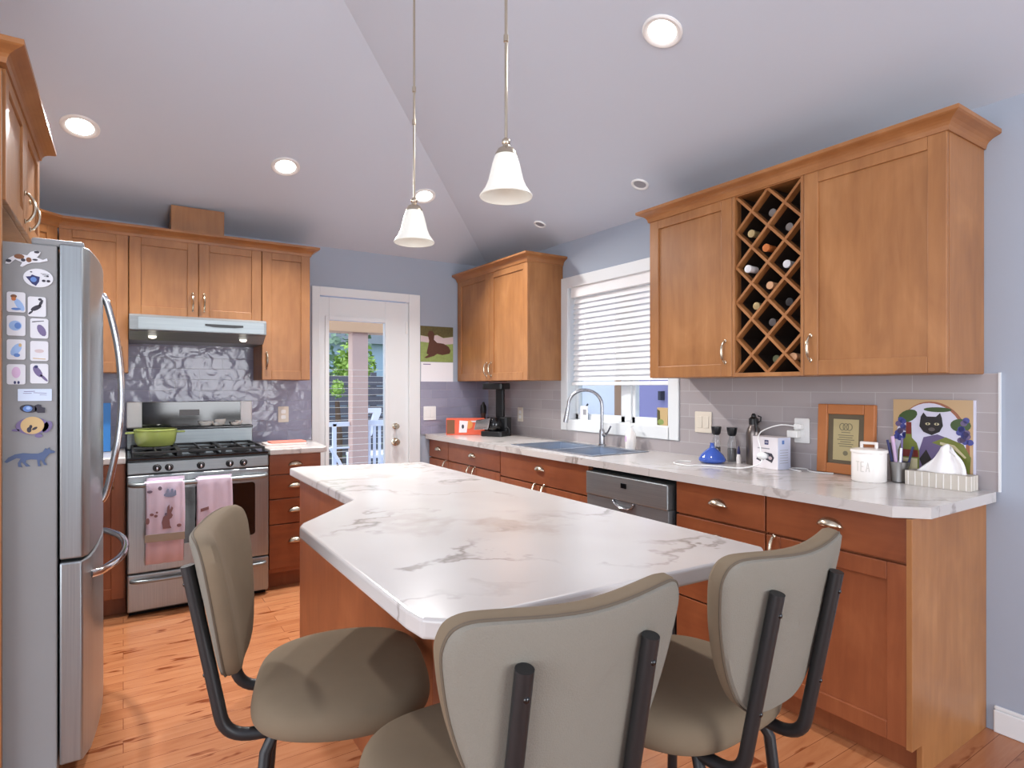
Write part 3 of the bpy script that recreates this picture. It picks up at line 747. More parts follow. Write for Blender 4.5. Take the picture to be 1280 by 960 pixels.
# ------------------------------------------------------------------ dishwasher
dwm = thing('dishwasher', 'stainless dishwasher with a small black display under the right-hand worktop', 'dishwasher', (BXF, 2.566, 0), R90)
b = MB(); b.box(.0, .622, .03, .56, .02, .855); b.build('tub', 'dark_gap', dwm)
b = MB(); b.box(.006, .6, -.02, .03, .115, .722); b.build('door', 'stainless_dark', dwm, bevel=.004)
b = MB(); b.plate([(.006, .722), (.6, .722), (.6, .848), (.006, .848)], .03, -.028)
o = b.build('control_panel', 'stainless_across', dwm, bevel=.006)
b = MB(); b.box(.285, .325, -.0305, -.028, .79, .815); b.build('display', 'black_gloss', o)
b = MB(); nu = 12
def P(i, j): u = PI * i / nu; return (.305 + .075 * math.cos(u), -.02 - .016 * math.sin(PI * j / 6), .722 - .045 * math.sin(u) * (1 - .35 * j / 6))
b.grid(P, nu, 6); b.build('grip', 'chrome', o, smooth=True, solid=.002)
b = MB(); b.box(.01, .6, .06, .5, 0, .1); b.build('kick_plate', 'dark_gap', dwm)

# ------------------------------------------------------------------ sink and faucet
sk = thing('sink', 'double-bowl stainless steel sink set into the worktop under the window', 'sink', (0, 0, CT))
b = MB()
for (ya, yb) in ((SY0 + .012, 2.995), (3.03, SY1 - .012)):
    xa, xb = SX0 + .012, SX1 - .012; zb = -.17
    b.add([(xa, ya, 0), (xb, ya, 0), (xb, yb, 0), (xa, yb, 0), (xa + .02, ya + .02, zb), (xb - .02, ya + .02, zb), (xb - .02, yb - .02, zb), (xa + .02, yb - .02, zb)],
          [(0, 1, 5, 4), (1, 2, 6, 5), (2, 3, 7, 6), (3, 0, 4, 7), (4, 5, 6, 7)])
b.build('bowls', 'steel_sink', sk, solid=.002)
b = MB()
xa, xb, ya, yb = SX0 - .012, SX1 + .04, SY0 - .014, SY1 + .014
b.box(xa, SX0 + .012, ya, yb, 0, .005); b.box(SX1 - .012, xb, ya, yb, 0, .005)
b.box(SX0 + .012, SX1 - .012, ya, SY0 + .012, 0, .005); b.box(SX0 + .012, SX1 - .012, SY1 - .012, yb, 0, .005); b.box(SX0 + .012, SX1 - .012, 2.995, 3.03, 0, .005)
b.build('rim', 'steel_sink', sk, bevel=.002)
for yy in (2.81, 3.23):
    b = MB(); b.cyl((2.46, yy, -.168), .04, .003, 20); b.build('drain', 'chrome', sk)
fc = thing('faucet', 'tall brushed-steel gooseneck faucet with a pull-down spout behind the sink', 'faucet', (2.70, 3.03, CT + .004))
b = MB(); b.lathe([(.027, 0), (.027, .006), (.02, .012), (.018, .10), (.014, .112)], 20); b.build('base', 'faucet_steel', fc, smooth=True)
b = MB()
arc = [(0, 0, .1), (0, 0, .27)] + [(-.085 + .085 * math.cos(a), (.075 - .075 * math.cos(a)), .27 + .105 * math.sin(a)) for a in [PI * i / 12 for i in range(1, 12)]] + [(-.172, .15, .25)]
b.tube(arc, .0115, 12); b.build('gooseneck', 'faucet_steel', fc, smooth=True)
b = MB(); b.tube([(-.172, .15, .255), (-.178, .157, .20), (-.183, .163, .155)], [.013, .016, .017], 14); b.build('spray_head', 'faucet_steel', fc, smooth=True)
b = MB(); b.tube([(.0, -.012, .075), (.0, -.04, .078)], .014, 12); b.tube([(0, -.04, .078), (.006, -.055, .1), (.01, -.075, .135)], .006, 8); b.build('lever', 'faucet_steel', fc, smooth=True)
sp = thing('soap_dispenser', 'white plastic pump soap bottle on the worktop right of the faucet', 'soap bottle', (2.715, 2.775, CT + .001))
b = MB(); b.lathe([(.03, 0), (.034, .005), (.036, .06), (.033, .1), (.018, .13), (.013, .138)], 24); b.build('bottle_body', 'ceramic', sp, smooth=True)
b = MB(); b.lathe([(.0145, .135), (.0145, .15), (.006, .153), (.005, .175), (.011, .176), (.011, .187)], 16); b.box(-.045, .0, -.006, .006, .178, .187); b.build('pump', 'white_plastic', sp, smooth=True)
b = MB(); b.grid(lambda i, j: (.0362 * math.cos(PI * .75 + i * .1), .0362 * math.sin(PI * .75 + i * .1), .05 + .035 * j), 8, 1); b.build('bottle_label', 'ink_pink', sp)

# ------------------------------------------------------------------ refrigerator and its surround
FY0, FY1 = 2.455, 3.36
fx = lambda y: -.102 + .034 * (1 - ((y - 2.907) / .4525) ** 2)
fr = thing('refrigerator', 'stainless french-door refrigerator with a bottom freezer drawer, magnets on its grey side', 'refrigerator', (-.5, FY0, 0))
OX, OY = -.5, FY0
b = MB(); b.box(XL + .02 - OX, -.182 - OX, 0, FY1 - FY0, .02, 1.775); b.build('case', 'fridge_side_grey', fr, bevel=.004)
def fdoor(name, y0, y1, z0, z1):
    b = MB(); ys = [y0 + (y1 - y0) * i / 14 for i in range(15)]
    b.prism([(-.176 - OX, y1 - OY), (-.176 - OX, y0 - OY)] + [(fx(y) - (.012 if abs(y - FY0) < .002 or abs(y - FY1) < .002 else 0) - OX, y - OY) for y in ys], z0, z1)
    return b.build(name, 'stainless', fr, bevel=.006, seg=3, smooth=True)
dn = fdoor('door', FY0, 2.904, .742, 1.785); df = fdoor('door', 2.91, FY1, .742, 1.785); fz = fdoor('freezer_drawer', FY0, FY1, .065, .732)
for par, yy in ((dn, 2.872), (df, 2.942)):
    b = MB(); xb = fx(yy) - OX; b.tube(spline([(xb - .004, yy - OY, .86), (xb + .016, yy - OY, .91), (xb + .05, yy - OY, 1.1), (xb + .062, yy - OY, 1.28), (xb + .05, yy - OY, 1.47), (xb + .016, yy - OY, 1.64), (xb - .004, yy - OY, 1.68)], 6), .0125, 12)
    b.build('door_handle', 'chrome', par, smooth=True)
b = MB(); b.tube(spline([(fx(2.53) - OX - .004, 2.53 - OY, .665), (fx(2.56) - OX + .03, 2.57 - OY, .665), (fx(2.7) - OX + .065, 2.72 - OY, .665), (fx(2.907) - OX + .075, 2.907 - OY, .665), (fx(3.1) - OX + .065, 3.09 - OY, .665), (fx(3.25) - OX + .03, 3.24 - OY, .665), (fx(3.28) - OX - .004, 3.28 - OY, .665)], 6), .014, 12)
b.build('freezer_handle', 'chrome', fz, smooth=True)
b = MB(); b.box(-.25 - OX, -.11 - OX, .015, .07, 1.776, 1.80); b.build('hinge_cover', 'fridge_side_grey', fr, bevel=.006)
b = MB(); b.box(XL + .05 - OX, -.2 - OX, .02, FY1 - FY0 - .02, 0, .06); b.build('base_grille', 'dark_gap', fr)
b = MB(); b.box(XL + .001, -.317, 2.412, 2.438, 0, 2.30)
tag(b.build('tall_end_panel', 'maple', bevel=.001), 'tall maple end panel against the near side of the refrigerator, at the picture edge', 'end panel')
cabinet('wall_cabinet', 'deep two-door maple cabinet above the refrigerator', 'cabinet', (-.309, 2.44, 0), PI / 2, .9, .615, 1.90, 2.335, [('door', 0, .45, 1.90, 2.335, .42, 1.985), ('door', .45, .9, 1.90, 2.335, .56, 1.985)])
crown('crown_moulding', 'crown moulding above the refrigerator cabinet at the upper left', [(XL + .001, 3.342), (-.309, 3.342), (-.309, 2.40), (XL + .001, 2.40)], 2.325, .052)

# magnets on the refrigerator's near side (local x to the right, front at y = 0 facing the camera)
MY = FY0 - .001
def magnet(name, label, cx, cz, shapes, group=None, th=.003, cat='magnet'):
    b = MB(); y = 0.
    for i, (mt, polys) in enumerate(shapes):
        b.mat(mt)
        for p in polys: b.plate(p, 0 if i == 0 else -th - .0004 * (i - 1), -th - .0004 * i)
    o = b.build(name, None); return tag(o, label, cat, group, (cx, MY, cz))
sq = rrect(.046, .064, .006)
birds = [
 (-.2855, 1.583, 'pale blue and red bird print', [('ink_lightblue', [ell(.008, -.008, .009, .022, 12, .5)]), ('ink_brown', [ell(-.006, .018, .008, .006)]), ('ink_orange', [ell(-.006, .010, .006, .006)]), ('ink_blue', [ell(.0, -.022, .012, .004)])]),
 (-.2335, 1.572, 'long-necked black bird print', [('ink_dark', [ell(-.002, -.004, .016, .007, 12, .6), ell(.01, .012, .004, .012, 12, -.4), ell(.008, .024, .005, .004), ell(-.016, -.02, .008, .003, 10, .8)])]),
 (-.2855, 1.508, 'round light blue bird print', [('ink_lightblue', [ell(-.002, 0, .016, .016)]), ('ink_blue', [ell(.004, .0, .008, .01)])]),
 (-.2275, 1.502, 'grey bird hanging from a twig print', [('ink_purple', [ell(.006, -.006, .01, .02, 12, .4)]), ('ink_dark', [[(-.018, .022), (.012, .026), (.012, .024), (-.018, .019)]])]),
 (-.2855, 1.432, 'bluish bird with orange speck print', [('ink_lightblue', [ell(.0, .0, .011, .022, 12, -.5)]), ('ink_tan', [ell(.01, .014, .004, .006)]), ('ink_blue', [ell(.002, -.018, .008, .006)])]),
 (-.2275, 1.429, 'faded, nearly blank print', [('photo_pale', [ell(0, .0, .012, .006)]), ('ink_tan', [[(-.016, -.025), (.016, -.027), (.016, -.0245), (-.016, -.0225)]])]),
 (-.2855, 1.353, 'pink flower-like bird print', [('ink_pink', [ell(0, .006, .011, .018)]), ('ink_navy', [ell(-.003, -.026, .003, .005), ell(.006, -.026, .003, .005)])]),
 (-.2275, 1.356, 'dark blue perched bird print', [('ink_purple', [ell(-.004, .006, .009, .02, 12, .5), ell(.012, -.014, .004, .015, 10, .7)]), ('ink_navy', [ell(-.008, .022, .005, .005)])])]
for cx, cz, lb, sh in birds:
    magnet('bird_magnet', 'small square white magnet with a ' + lb + ' on the refrigerator', cx, cz, [('magnet_white', [sq])] + sh, 'square bird magnets on the refrigerator')
dogp = [(-.052, -.014), (-.046, -.004), (-.03, .008), (-.018, .012), (.0, .01), (.008, .022), (.022, .028), (.034, .024), (.03, .014), (.024, .006), (.04, .0), (.05, .006), (.052, -.002), (.03, -.01), (.012, -.012), (.0, -.018), (-.012, -.028), (-.018, -.026), (-.012, -.014), (-.03, -.006), (-.044, -.022), (-.054, -.022)]
magnet('dog_magnet', 'flat magnet of a white dog with brown patches, topmost on the refrigerator side', -.258, 1.725, [('magnet_white', [dogp]), ('ink_brown', [ell(-.02, .004, .013, .008), ell(.004, -.004, .007, .008)]), ('ink_dark', [ell(-.046, -.012, .007, .005), ell(-.01, -.006, .006, .005), ell(.024, .023, .007, .004), ell(.02, -.002, .007, .003)])])
magnet('oval_magnet', 'white oval magnet with a blue animal face below the dog magnet', -.230, 1.665, [('magnet_white', [ell(0, 0, .038, .03, 28)]), ('ink_navy', [[(-.032, .002), (-.02, .004), (-.016, .01), (-.006, .006), (.004, .004), (.002, -.012), (-.006, -.026), (-.016, -.02)]]), ('ink_blue', [ell(-.012, -.006, .008, .008)]), ('ink_dark', [ell(-.018, .018, .003, .002), ell(.024, .008, .003, .003)] + [[(.006 + .004 * q, .016 - .004 * q), (.028 - .001 * q, .014 - .004 * q), (.028 - .001 * q, .0128 - .004 * q), (.006 + .004 * q, .0148 - .004 * q)] for q in range(3)] + [ell(.014, -.008, .005, .004), ell(.026, -.008, .005, .004)])])
magnet('card_magnet', 'pale blue rectangular card magnet with handwriting above the turtle magnet', -.2385, 1.287, [('magnet_card', [rrect(.086, .039, .002)]), ('ink_purple', [[(-.028 + .003 * q, .012), (.0 + .003 * q, .013), (.0 + .003 * q, .011), (-.028 + .003 * q, .010)] for q in range(1)] + [[(-.004, .008), (.03, .006), (.03, .0045), (-.004, .0065)], [(.012, .001), (.03, .0), (.03, -.0012), (.012, -.0002)], [(-.03, .006), (-.008, .006), (-.008, .0045), (-.03, .0045)]])])
magnet('fish_magnet', 'small blue and black fish-shaped magnet just below the card magnet', -.243, 1.243, [('ink_dark', [ell(-.012, 0, .022, .013, 18, -.15), [(.004, .01), (.012, .014), (.02, .012), (.022, .004), (.03, .002), (.03, -.014), (.012, -.014), (.004, -.008)]]), ('ink_blue', [ell(-.014, .0, .012, .010)]), ('ink_lightblue', [ell(-.012, .002, .006, .005)])])
magnet('turtle_magnet', 'round tan turtle-like magnet with dark legs above the fox magnet', -.245, 1.187, [('ink_purple', [ell(0, .0, .042, .028, 22), ell(.038, -.004, .012, .02, 12, -.4), ell(-.042, -.012, .010, .004), ell(.016, -.032, .01, .006)]), ('ink_tan', [ell(.0, .002, .03, .028, 24)]), ('ink_dark', [ell(-.008, -.012, .006, .009), ell(-.004, -.002, .004, .006), ell(.006, -.008, .008, .004, 10, .6)])])
fox = [(-.066, -.016), (-.056, -.003), (-.04, .006), (-.02, .009), (.0, .006), (.018, .005), (.03, .01), (.036, .022), (.042, .018), (.047, .024), (.048, .016), (.062, .01), (.06, .005), (.048, .004), (.042, -.004), (.036, -.012), (.034, -.022), (.04, -.03), (.04, -.034), (.033, -.032), (.028, -.02), (.024, -.014), (.022, -.026), (.025, -.036), (.018, -.036), (.015, -.014), (.0, -.012), (-.012, -.014), (-.014, -.022), (-.006, -.03), (-.002, -.034), (-.012, -.035), (-.021, -.022), (-.022, -.018), (-.026, -.024), (-.024, -.032), (-.022, -.036), (-.032, -.034), (-.033, -.022), (-.026, -.008), (-.036, -.006), (-.05, -.014), (-.06, -.02)]
magnet('fox_magnet', 'dark blue running fox silhouette magnet, lowest on the refrigerator side', -.2485, 1.092, [('fox_blue', [fox])])

# ------------------------------------------------------------------ counter stools
def closed_outline(pts, n=5): return spline([(x, z, 0) for x, z in pts], n, True)
def cushion(outline, rings, bend=None):
    """rings: list of (scale, offset) from one face centre to the other"""
    cx = sum(p[0] for p in outline) / len(outline); cy = sum(p[1] for p in outline) / len(outline)
    n = len(outline); vs = []; fs = []
    for s_, off in rings:
        for p in outline: vs.append((cx + (p[0] - cx) * s_, cy + (p[1] - cy) * s_, off))
    for i in range(len(rings) - 1):
        for k in range(n): fs.append((i * n + k, i * n + (k + 1) % n, (i + 1) * n + (k + 1) % n, (i + 1) * n + k))
    return vs, fs
def make_stool(label, loc, rz):
    r = thing('counter_stool', label, 'stool', loc, rz, 'upholstered counter stools around the island')
    # seat: rounded cushion with a domed top
    so = [(x * 1.06, y + .03, z) for x, y, z in closed_outline([(-.13, -.2), (0, -.212), (.13, -.2), (.205, -.13), (.238, 0), (.215, .13), (.14, .2), (0, .215), (-.14, .2), (-.215, .13), (-.238, 0), (-.205, -.13)])]
    vs, fs = cushion(so, [(.001, .533), (.9, .531), (.975, .538), (1, .555), (.995, .572), (.965, .59), (.9, .603), (.75, .611), (.5, .614), (.001, .615)])
    b = MB(); b.add(vs, fs); b.build('seat', 'fabric_front', r, smooth=True, subsurf=1)
    # backrest in its own frame: x across, local z up along the lean
    lean = math.radians(11.5)
    B = Matrix.Translation((0, -.245, .632)) @ Matrix.Rotation(lean, 4, 'X')
    bo = closed_outline([(0, .0), (.07, .003), (.125, .03), (.172, .10), (.205, .19), (.222, .27), (.224, .315), (.205, .347), (.15, .356), (.0, .352), (-.15, .356), (-.205, .347), (-.224, .315), (-.222, .27), (-.205, .19), (-.172, .10), (-.125, .03), (-.07, .003)])
    curve = lambda x: 0.85 * x * x
    def place(vs): return [(x, off + curve(x), z) for x, z, off in vs]
    b = MB(); b.M = B
    vs, fs = cushion(bo, [(.985, .008), (1.0, .018), (.995, .034), (.96, .045), (.88, .051), (.6, .055), (.3, .056), (.001, .056)]); b.add(place(vs), [tuple(reversed(f)) for f in fs])
    br = b.build('backrest', 'fabric_front', r, smooth=True)
    b = MB(); b.M = B
    vs, fs = cushion(bo, [(.001, .0), (.5, .0), (.9, .0), (.965, .002), (.985, .009)]); b.add(place(vs), [tuple(reversed(f)) for f in fs])
    o = b.build('back_panel', 'fabric_back', br, smooth=True); o['label'] = 'grey-green woven back of the backrest'
    b = MB(); b.M = B; b.tube([(p[0] * .987, .009 + curve(p[0]), .178 + (p[1] - .178) * .987) for p in bo], .0028, 6, True); b.build('piping', 'piping_brown', br, smooth=True)
    for s_ in (-1, 1):
        x = .117 * s_; top = Vector((x, -.305, .915)); low = Vector((x, -.238, .57))
        pts = [tuple(top), tuple(top.lerp(low, .5))] + bez(tuple(low), (x, -.228, .516), (x, -.16, .519), 8) + [(x, .12, .519)]
        b = MB(); b.tube(pts, .0145, 14); o = b.build('back_post', 'tube_black', r, smooth=True)
        for q in (.12, .72): p = top.lerp(low, q); b = MB(); b.blob((p.x, p.y - .0135, p.z), .0055, .004, .0055, 10, 6); b.build('screw', 'black_gloss', o, smooth=True)
        for fy in (-1, 1):
            b = MB(); b.tube([(x * 1.0, .12 * fy, .522), (x * 1.12, .142 * fy, .48), (x * 1.45, .18 * fy, .02), (x * 1.46, .181 * fy, .0)], .0135, 12); b.build('leg', 'tube_black', r, smooth=True)
    b = MB(); z = .22; b.tube([(.155, .165, z), (-.155, .165, z), (-.155, -.165, z), (.155, -.165, z)], .008, 8, True); b.build('foot_rail', 'tube_black', r, smooth=True)
    return r
st0 = make_stool('grey-brown counter stool seen from behind, nearest the camera at the front of the island', (.612, .99, 0), math.radians(-4))
dup(st0, 'grey counter stool at the right front corner of the island, backrest towards the base cabinets', (1.155, .992, 0), math.radians(3))
dup(st0, 'tan-brown counter stool left of the island, facing right, in front of the range', (.445, 1.534, 0), math.radians(-106))

# ------------------------------------------------------------------ pendants and ceiling lights
def make_pendant(label, x, y, zb, ztop):
    r = thing('pendant_lamp', label, 'pendant lamp', (x, y, zb), 0, 'pendant lamps above the island')
    prof = [(.078, 0), (.079, .003), (.073, .011), (.061, .028), (.052, .05), (.046, .075), (.040, .1), (.033, .122), (.026, .133)]
    b = MB(); b.lathe(prof, 32, cap=False); b.build('lamp_shade', 'frosted_glass', r, smooth=True, solid=.003)
    b = MB(); b.lathe([(.034, .125), (.032, .132), (.024, .145), (.012, .152), (.010, .158), (.013, .163), (.012, .172), (.006, .178)], 24); b.build('shade_holder', 'nickel', r, smooth=True)
    b = MB(); b.cyl((0, 0, .175), .0045, ztop - zb - .17, 10); b.build('rod', 'nickel', r, smooth=True)
    for jz in (.47, .60): b = MB(); b.cyl((0, 0, jz), .0075, .02, 12); b.build('rod_joint', 'nickel', r, smooth=True)
    b = MB(); b.lathe([(.02, -.03), (.055, -.012), (.06, .02)], 24, (0, 0, ztop - zb)); b.build('canopy', 'nickel', r, smooth=True)
    b = MB(); b.blob((0, 0, .06), .022, .022, .03, 14, 8); b.build('bulb', 'white_plastic', r, smooth=True)
zt = ZW + SL * (XW - .97)
make_pendant('bell-shaped white glass pendant lamp, the nearer and larger of the two above the island', .97, 1.52, 1.887, zt)
make_pendant('bell-shaped white glass pendant lamp, the farther of the two, in front of a ceiling light', .97, 2.20, 1.887, zt)
def downlight(label, x, y, rad, slope, lit=True, name='recessed_light'):
    z = ZW + SL * ((YW - y) if slope == 'back' else (XW - x))
    r = thing(name, label, 'ceiling light', (x, y, z), 0, 'recessed ceiling lights' if lit else 'small unlit ceiling lights')
    a = math.atan(SL); r.rotation_euler = (-a, 0, 0) if slope == 'back' else (0, a, 0)
    b = MB(); b.lathe([(rad, .001), (rad, -.004), (rad * .93, -.009), (rad * .82, -.009), (rad * .68, -.002)], 32, cap=False); b.build('trim_ring', 'white_plastic', r, smooth=True)
    b = MB(); b.lathe([(rad * .8, -.0025), (.0001, -.003)], 32, cap=False); b.build('lens', 'lamp_glow' if lit else 'lamp_off', r)
    if lit:
        l = bpy.data.lights.new('downlight_glow', 'AREA'); l.shape = 'DISK'; l.size = rad * 1.3; l.energy = 20 if slope == 'back' else 6; l.color = (1, .98, .96); l.spread = math.radians(130)
        lo = bpy.data.objects.new('downlight_glow', l); COL.objects.link(lo); lo.parent = r; lo.location = (0, 0, -.02)
downlight('lit recessed ceiling light at the far left, above the refrigerator', -.19, 3.872, .088, 'back')
downlight('lit recessed ceiling light above the range cabinets, middle of the far row', .846, 3.873, .085, 'back')
downlight('lit recessed ceiling light behind the farther pendant lamp', 1.796, 3.90, .082, 'back')
downlight('large lit recessed ceiling light at the top of the picture, right of the nearer pendant', 1.822, 1.683, .082, 'right')
downlight('small unlit ceiling light above the window and wall cabinet', 2.523, 2.502, .052, 'right', False)
downlight('tiny unlit ceiling light above the corner cabinet, far end of the sloped ceiling', 2.529, 3.505, .045, 'right', False)

# ------------------------------------------------------------------ wall plates
def plate(name, label, loc, rz, w_, h_, cat, kind, mat='ivory_plastic'):
    r = thing(name, label, cat, loc, rz)
    b = MB(); b.plate(rrect(w_, h_, .006), 0, -.006); b.build('cover_plate', mat, r, bevel=.0015)
    if kind == 'switch':
        n = 2 if w_ > .1 else 1
        for i in range(n):
            b = MB(); b.box(-.017, .017, -.009, -.005, -.033, .033); o = b.build('rocker', mat, r, bevel=.0015); o.location = ((i - (n - 1) / 2) * .046, 0, 0)
    else:
        for zz in (-.02, .02):
            b = MB(); b.plate(rrect(.034, .028, .008, cz=zz), -.005, -.008); b.build('socket', 'white_plastic', r)
    return r
plate('light_switch', 'double cream light switch plate on the tiles between window and grinders', (XW - .0095, 2.256, 1.112), R90, .116, .12, 'switch', 'switch')
plate('outlet', 'white wall outlet on the tiles with a charger plugged in, left of the framed plaque', (XW - .0095, 1.664, 1.10), R90, .078, .12, 'outlet', 'socket', 'white_plastic')
plate('outlet', 'cream wall outlet on the tiles under the corner cabinet, right of the coffee maker', (XW - .0095, 4.13, 1.085), R90, .075, .118, 'outlet', 'socket')
plate('light_switch', 'double pale light switch plate below the calendar beside the patio door', (2.195, YW - .0095, 1.09), 0, .116, .118, 'switch', 'switch', 'white_plastic')
plate('outlet', 'pale wall outlet on the blue-grey tiles right of the range', (1.0, YW - .0095, 1.11), 0, .075, .118, 'outlet', 'socket')

# calendar
cl = thing('wall_calendar', 'wall calendar with a photo of a brown dog lying on grass, beside the patio door', 'calendar', (2.268, YW - .001, 1.53))
b = MB(); b.mat('photo_green').box(-.155, .155, -.004, 0, 0, .305)
b.mat('photo_dark').plate([(-.155, .305), (.155, .305), (.155, .225), (.06, .21), (0, .235), (-.08, .215), (-.155, .225)], -.004, -.0045)
b.mat('photo_pale').plate([(-.155, .222), (-.08, .212), (0, .232), (.06, .207), (.155, .222), (.155, .16), (.06, .15), (-.155, .17)], -.004, -.0043)
dog = [(-.1, .07), (-.085, .13), (-.075, .18), (-.09, .235), (-.075, .265), (-.045, .265), (-.025, .24), (-.03, .19), (.0, .165), (.06, .16), (.11, .135), (.13, .1), (.12, .075), (.05, .06), (0, .07), (-.03, .05), (-.1, .03), (-.12, .035), (-.08, .06)]
b.mat('dog_brown').plate(dog, -.0045, -.005)
b.build('picture_page', None, cl)
b = MB(); b.mat('paper').box(-.15, .155, -.003, 0, -.3, -.003); b.mat('ink_purple').box(-.13, -.06, -.0035, -.003, -.025, -.018)
b.build('month_page', None, cl)

# ------------------------------------------------------------------ things on and around the range
pt = thing('dutch_oven', 'lime green enamel pot with side handles on the back left burner', 'pot', (.172, 4.40, .9395))
b = MB(); b.lathe([(.085, 0), (.1, .006), (.112, .03), (.118, .075), (.119, .098), (.115, .1), (.111, .096), (.104, .03), (.09, .012), (.0001, .01)], 32); b.build('pot_body', 'enamel_green', pt, smooth=True)
b = MB(); b.lathe([(.116, .097), (.121, .1), (.121, .106), (.115, .109), (.109, .104)], 32, cap=False); b.build('rim', 'enamel_green', pt, smooth=True)
for s_ in (-1, 1):
    b = MB(); b.plate(rrect(.05, .012, .005, cx=s_ * .138, cz=.088), .03, -.03); b.build('pot_handle', 'enamel_green', pt, bevel=.004)
for (x, y, rx_, rz_, lb) in ((.475, 4.595, .042, .022, 'larger flat white oval spoon rest on the range ledge, leftmost of the white dishes'), (.535, 4.58, .022, .014, 'tiny white dish at the front of the range ledge'), (.565, 4.61, .034, .03, 'white round dish standing against the black backguard'), (.655, 4.585, .026, .014, 'small white dish near the right end of the range ledge'), (.685, 4.61, .024, .022, 'small white shell-shaped dish against the right end of the backguard')):
    b = MB(); b.lathe([(.4, 0), (.75, .2), (1, .8), (.97, 1), (.7, .5), (.0001, .25)], 20); o = b.build('white_dish', 'enamel_white', smooth=True); o.scale = (rx_ * 1.1, .02, rz_ * 1.5); tag(o, lb, 'dish', 'white dishes on the range ledge', (x, y - .02, 1.046))
b = MB(); b.mat('board_pale').prism(rrect(.27, .19, .015), 0, .012); b.mat('board_pink').prism(rrect(.235, .15, .012, cx=.015, cz=-.01), .012, .022)
tag(b.build('cutting_board', None, bevel=.002), 'pink cutting board lying on a pale one on the worktop right of the range', 'cutting board', None, (.945, 4.37, CT + .0005))
b = MB(); b.box(-.055, .055, -.008, .008, 0, .30)
o = tag(b.build('blue_folder', 'blue_folder', bevel=.002), 'bright blue board standing upright behind the refrigerator handle on the corner worktop', 'folder', None, (-.12, 4.45, CT + .001)); o.rotation_euler = (math.radians(-6), 0, 0)
def towel(label, x0, x1, zf, zb, shapes, hem=True, mat='towel_lilac'):
    """folded over the oven handle: front drop to zf, back drop to zb"""
    yh = 4.015 - .058; zh = .757; rr = .019
    r = thing('dish_towel', label, 'towel', (x0, yh, zh), 0, 'dish towels hanging on the oven handle')
    path = [(.016, zb - zh)] + [(rr * math.cos(a), rr * math.sin(a)) for a in [PI * i / 8 for i in range(9)]] + [(-rr - .003, -.1), (-rr - .006, -.2), (-rr - .004, zf - zh)]
    path = spline([(p[0], p[1], 0) for p in path], 3); n = len(path) - 1; Wd = x1 - x0; nu = 12
    b = MB(); b.mat(mat).grid(lambda i, j: (Wd * i / nu + .006 * math.sin(j * .25), path[j][0] + .0035 * math.sin(i * 1.3) * (1 if path[j][1] < -.02 else .2), path[j][1]), nu, n)
    b.M = Matrix.Translation((0, -rr - .0125, 0))
    for mt, polys in shapes:
        b.mat(mt)
        for p in polys: b.plate(p, .003, .0)
    b.build('cloth', None, r, smooth=True, solid=.004)
    return r
bunny = [(.085, -.25), (.08, -.215), (.088, -.185), (.105, -.17), (.108, -.13), (.116, -.118), (.118, -.15), (.128, -.13), (.134, -.138), (.124, -.165), (.132, -.178), (.126, -.192), (.115, -.2), (.118, -.235), (.125, -.25)]
tw = [('towel_print_brown', [bunny, ell(.03, -.165, .008, .006), ell(.05, -.175, .007, .006), ell(.01, -.2, .008, .016), ell(.165, -.24, .01, .008), ell(.055, -.155, .004, .004)]),
      ('towel_print_blue', [ell(.12, -.06, .03, .012), ell(.11, -.045, .006, .018), ell(.13, -.045, .006, .018), ell(.145, -.05, .004, .014)]), ('towel_print', [ell(.07, -.02, .008, .01), ell(.02, -.035, .012, .006), ell(.1, -.17, .004, .006)]),
      ('towel_hem', [[(-.003, -.318), (.192, -.322), (.192, -.282), (-.003, -.278)]])]
towel('lilac dish towel printed with a brown rabbit, left of two on the oven handle', .105, .295, .437, .30, tw)
o = MB(); o.box(0, .17, -.003, .003, -.12, 0); tag(o.build('oven_mitt', 'towel_grey', bevel=.002), 'grey pot cloth hanging below the rabbit towel on the oven door', 'cloth', None, (.13, 3.985, .435))
towel('plain lilac dish towel, right of two on the oven handle, half behind the stool', .362, .548, .50, .45, [('towel_print_brown', [[(.02, -.16), (.06, -.15), (.06, -.165), (.02, -.175)]])])

# ------------------------------------------------------------------ things on the right worktop
TZ = CT + .0005
# far corner
bx = thing('snack_box', 'long orange-red cardboard box with a white picture label in the far counter corner', 'box', (2.42, 4.43, TZ), math.radians(-28))
b = MB(); b.box(-.16, .16, -.07, .07, 0, .135); b.build('carton', 'box_red', bx, bevel=.002)
b = MB(); b.mat('box_white').plate([(-.055, .02), (.01, .02), (.02, .115), (-.05, .12)], -.0701, -.072); b.mat('box_orange').plate(ell(.03, .085, .03, .035), -.0701, -.0715); b.mat('ink_dark').plate(ell(-.022, .07, .01, .018), -.072, -.0728); b.mat('ink_brown').plate([(-.155, .01), (-.09, .01), (-.09, .125), (-.155, .125)], -.0701, -.0712); b.mat('box_white').plate([(.04, .105), (.1, .105), (.1, .118), (.04, .118)], -.0701, -.0712)
b.build('printed_label', None, bx)
cm = thing('coffee_maker', 'black coffee maker with a silver front under the corner cabinet', 'coffee maker', (2.56, 4.16, TZ), math.radians(-60))
b = MB(); b.prism(rrect(.2, .2, .03), 0, .04); b.prism(rrect(.19, .1, .02, cz=.05), .04, .15); b.build('base', 'black_plastic', cm, bevel=.004)
b = MB(); b.box(-.035, .035, .05, .09, .15, .38); b.build('column', 'black_plastic', cm, bevel=.006)
b = MB(); b.prism(rrect(.19, .17, .03), .38, .43); b.build('brew_head', 'black_plastic', cm, bevel=.006)
b = MB(); b.lathe([(.05, .042), (.062, .06), (.066, .1), (.055, .135), (.045, .15)], 24, (0, -.03, 0)); b.build('carafe', 'black_gloss', cm, smooth=True)
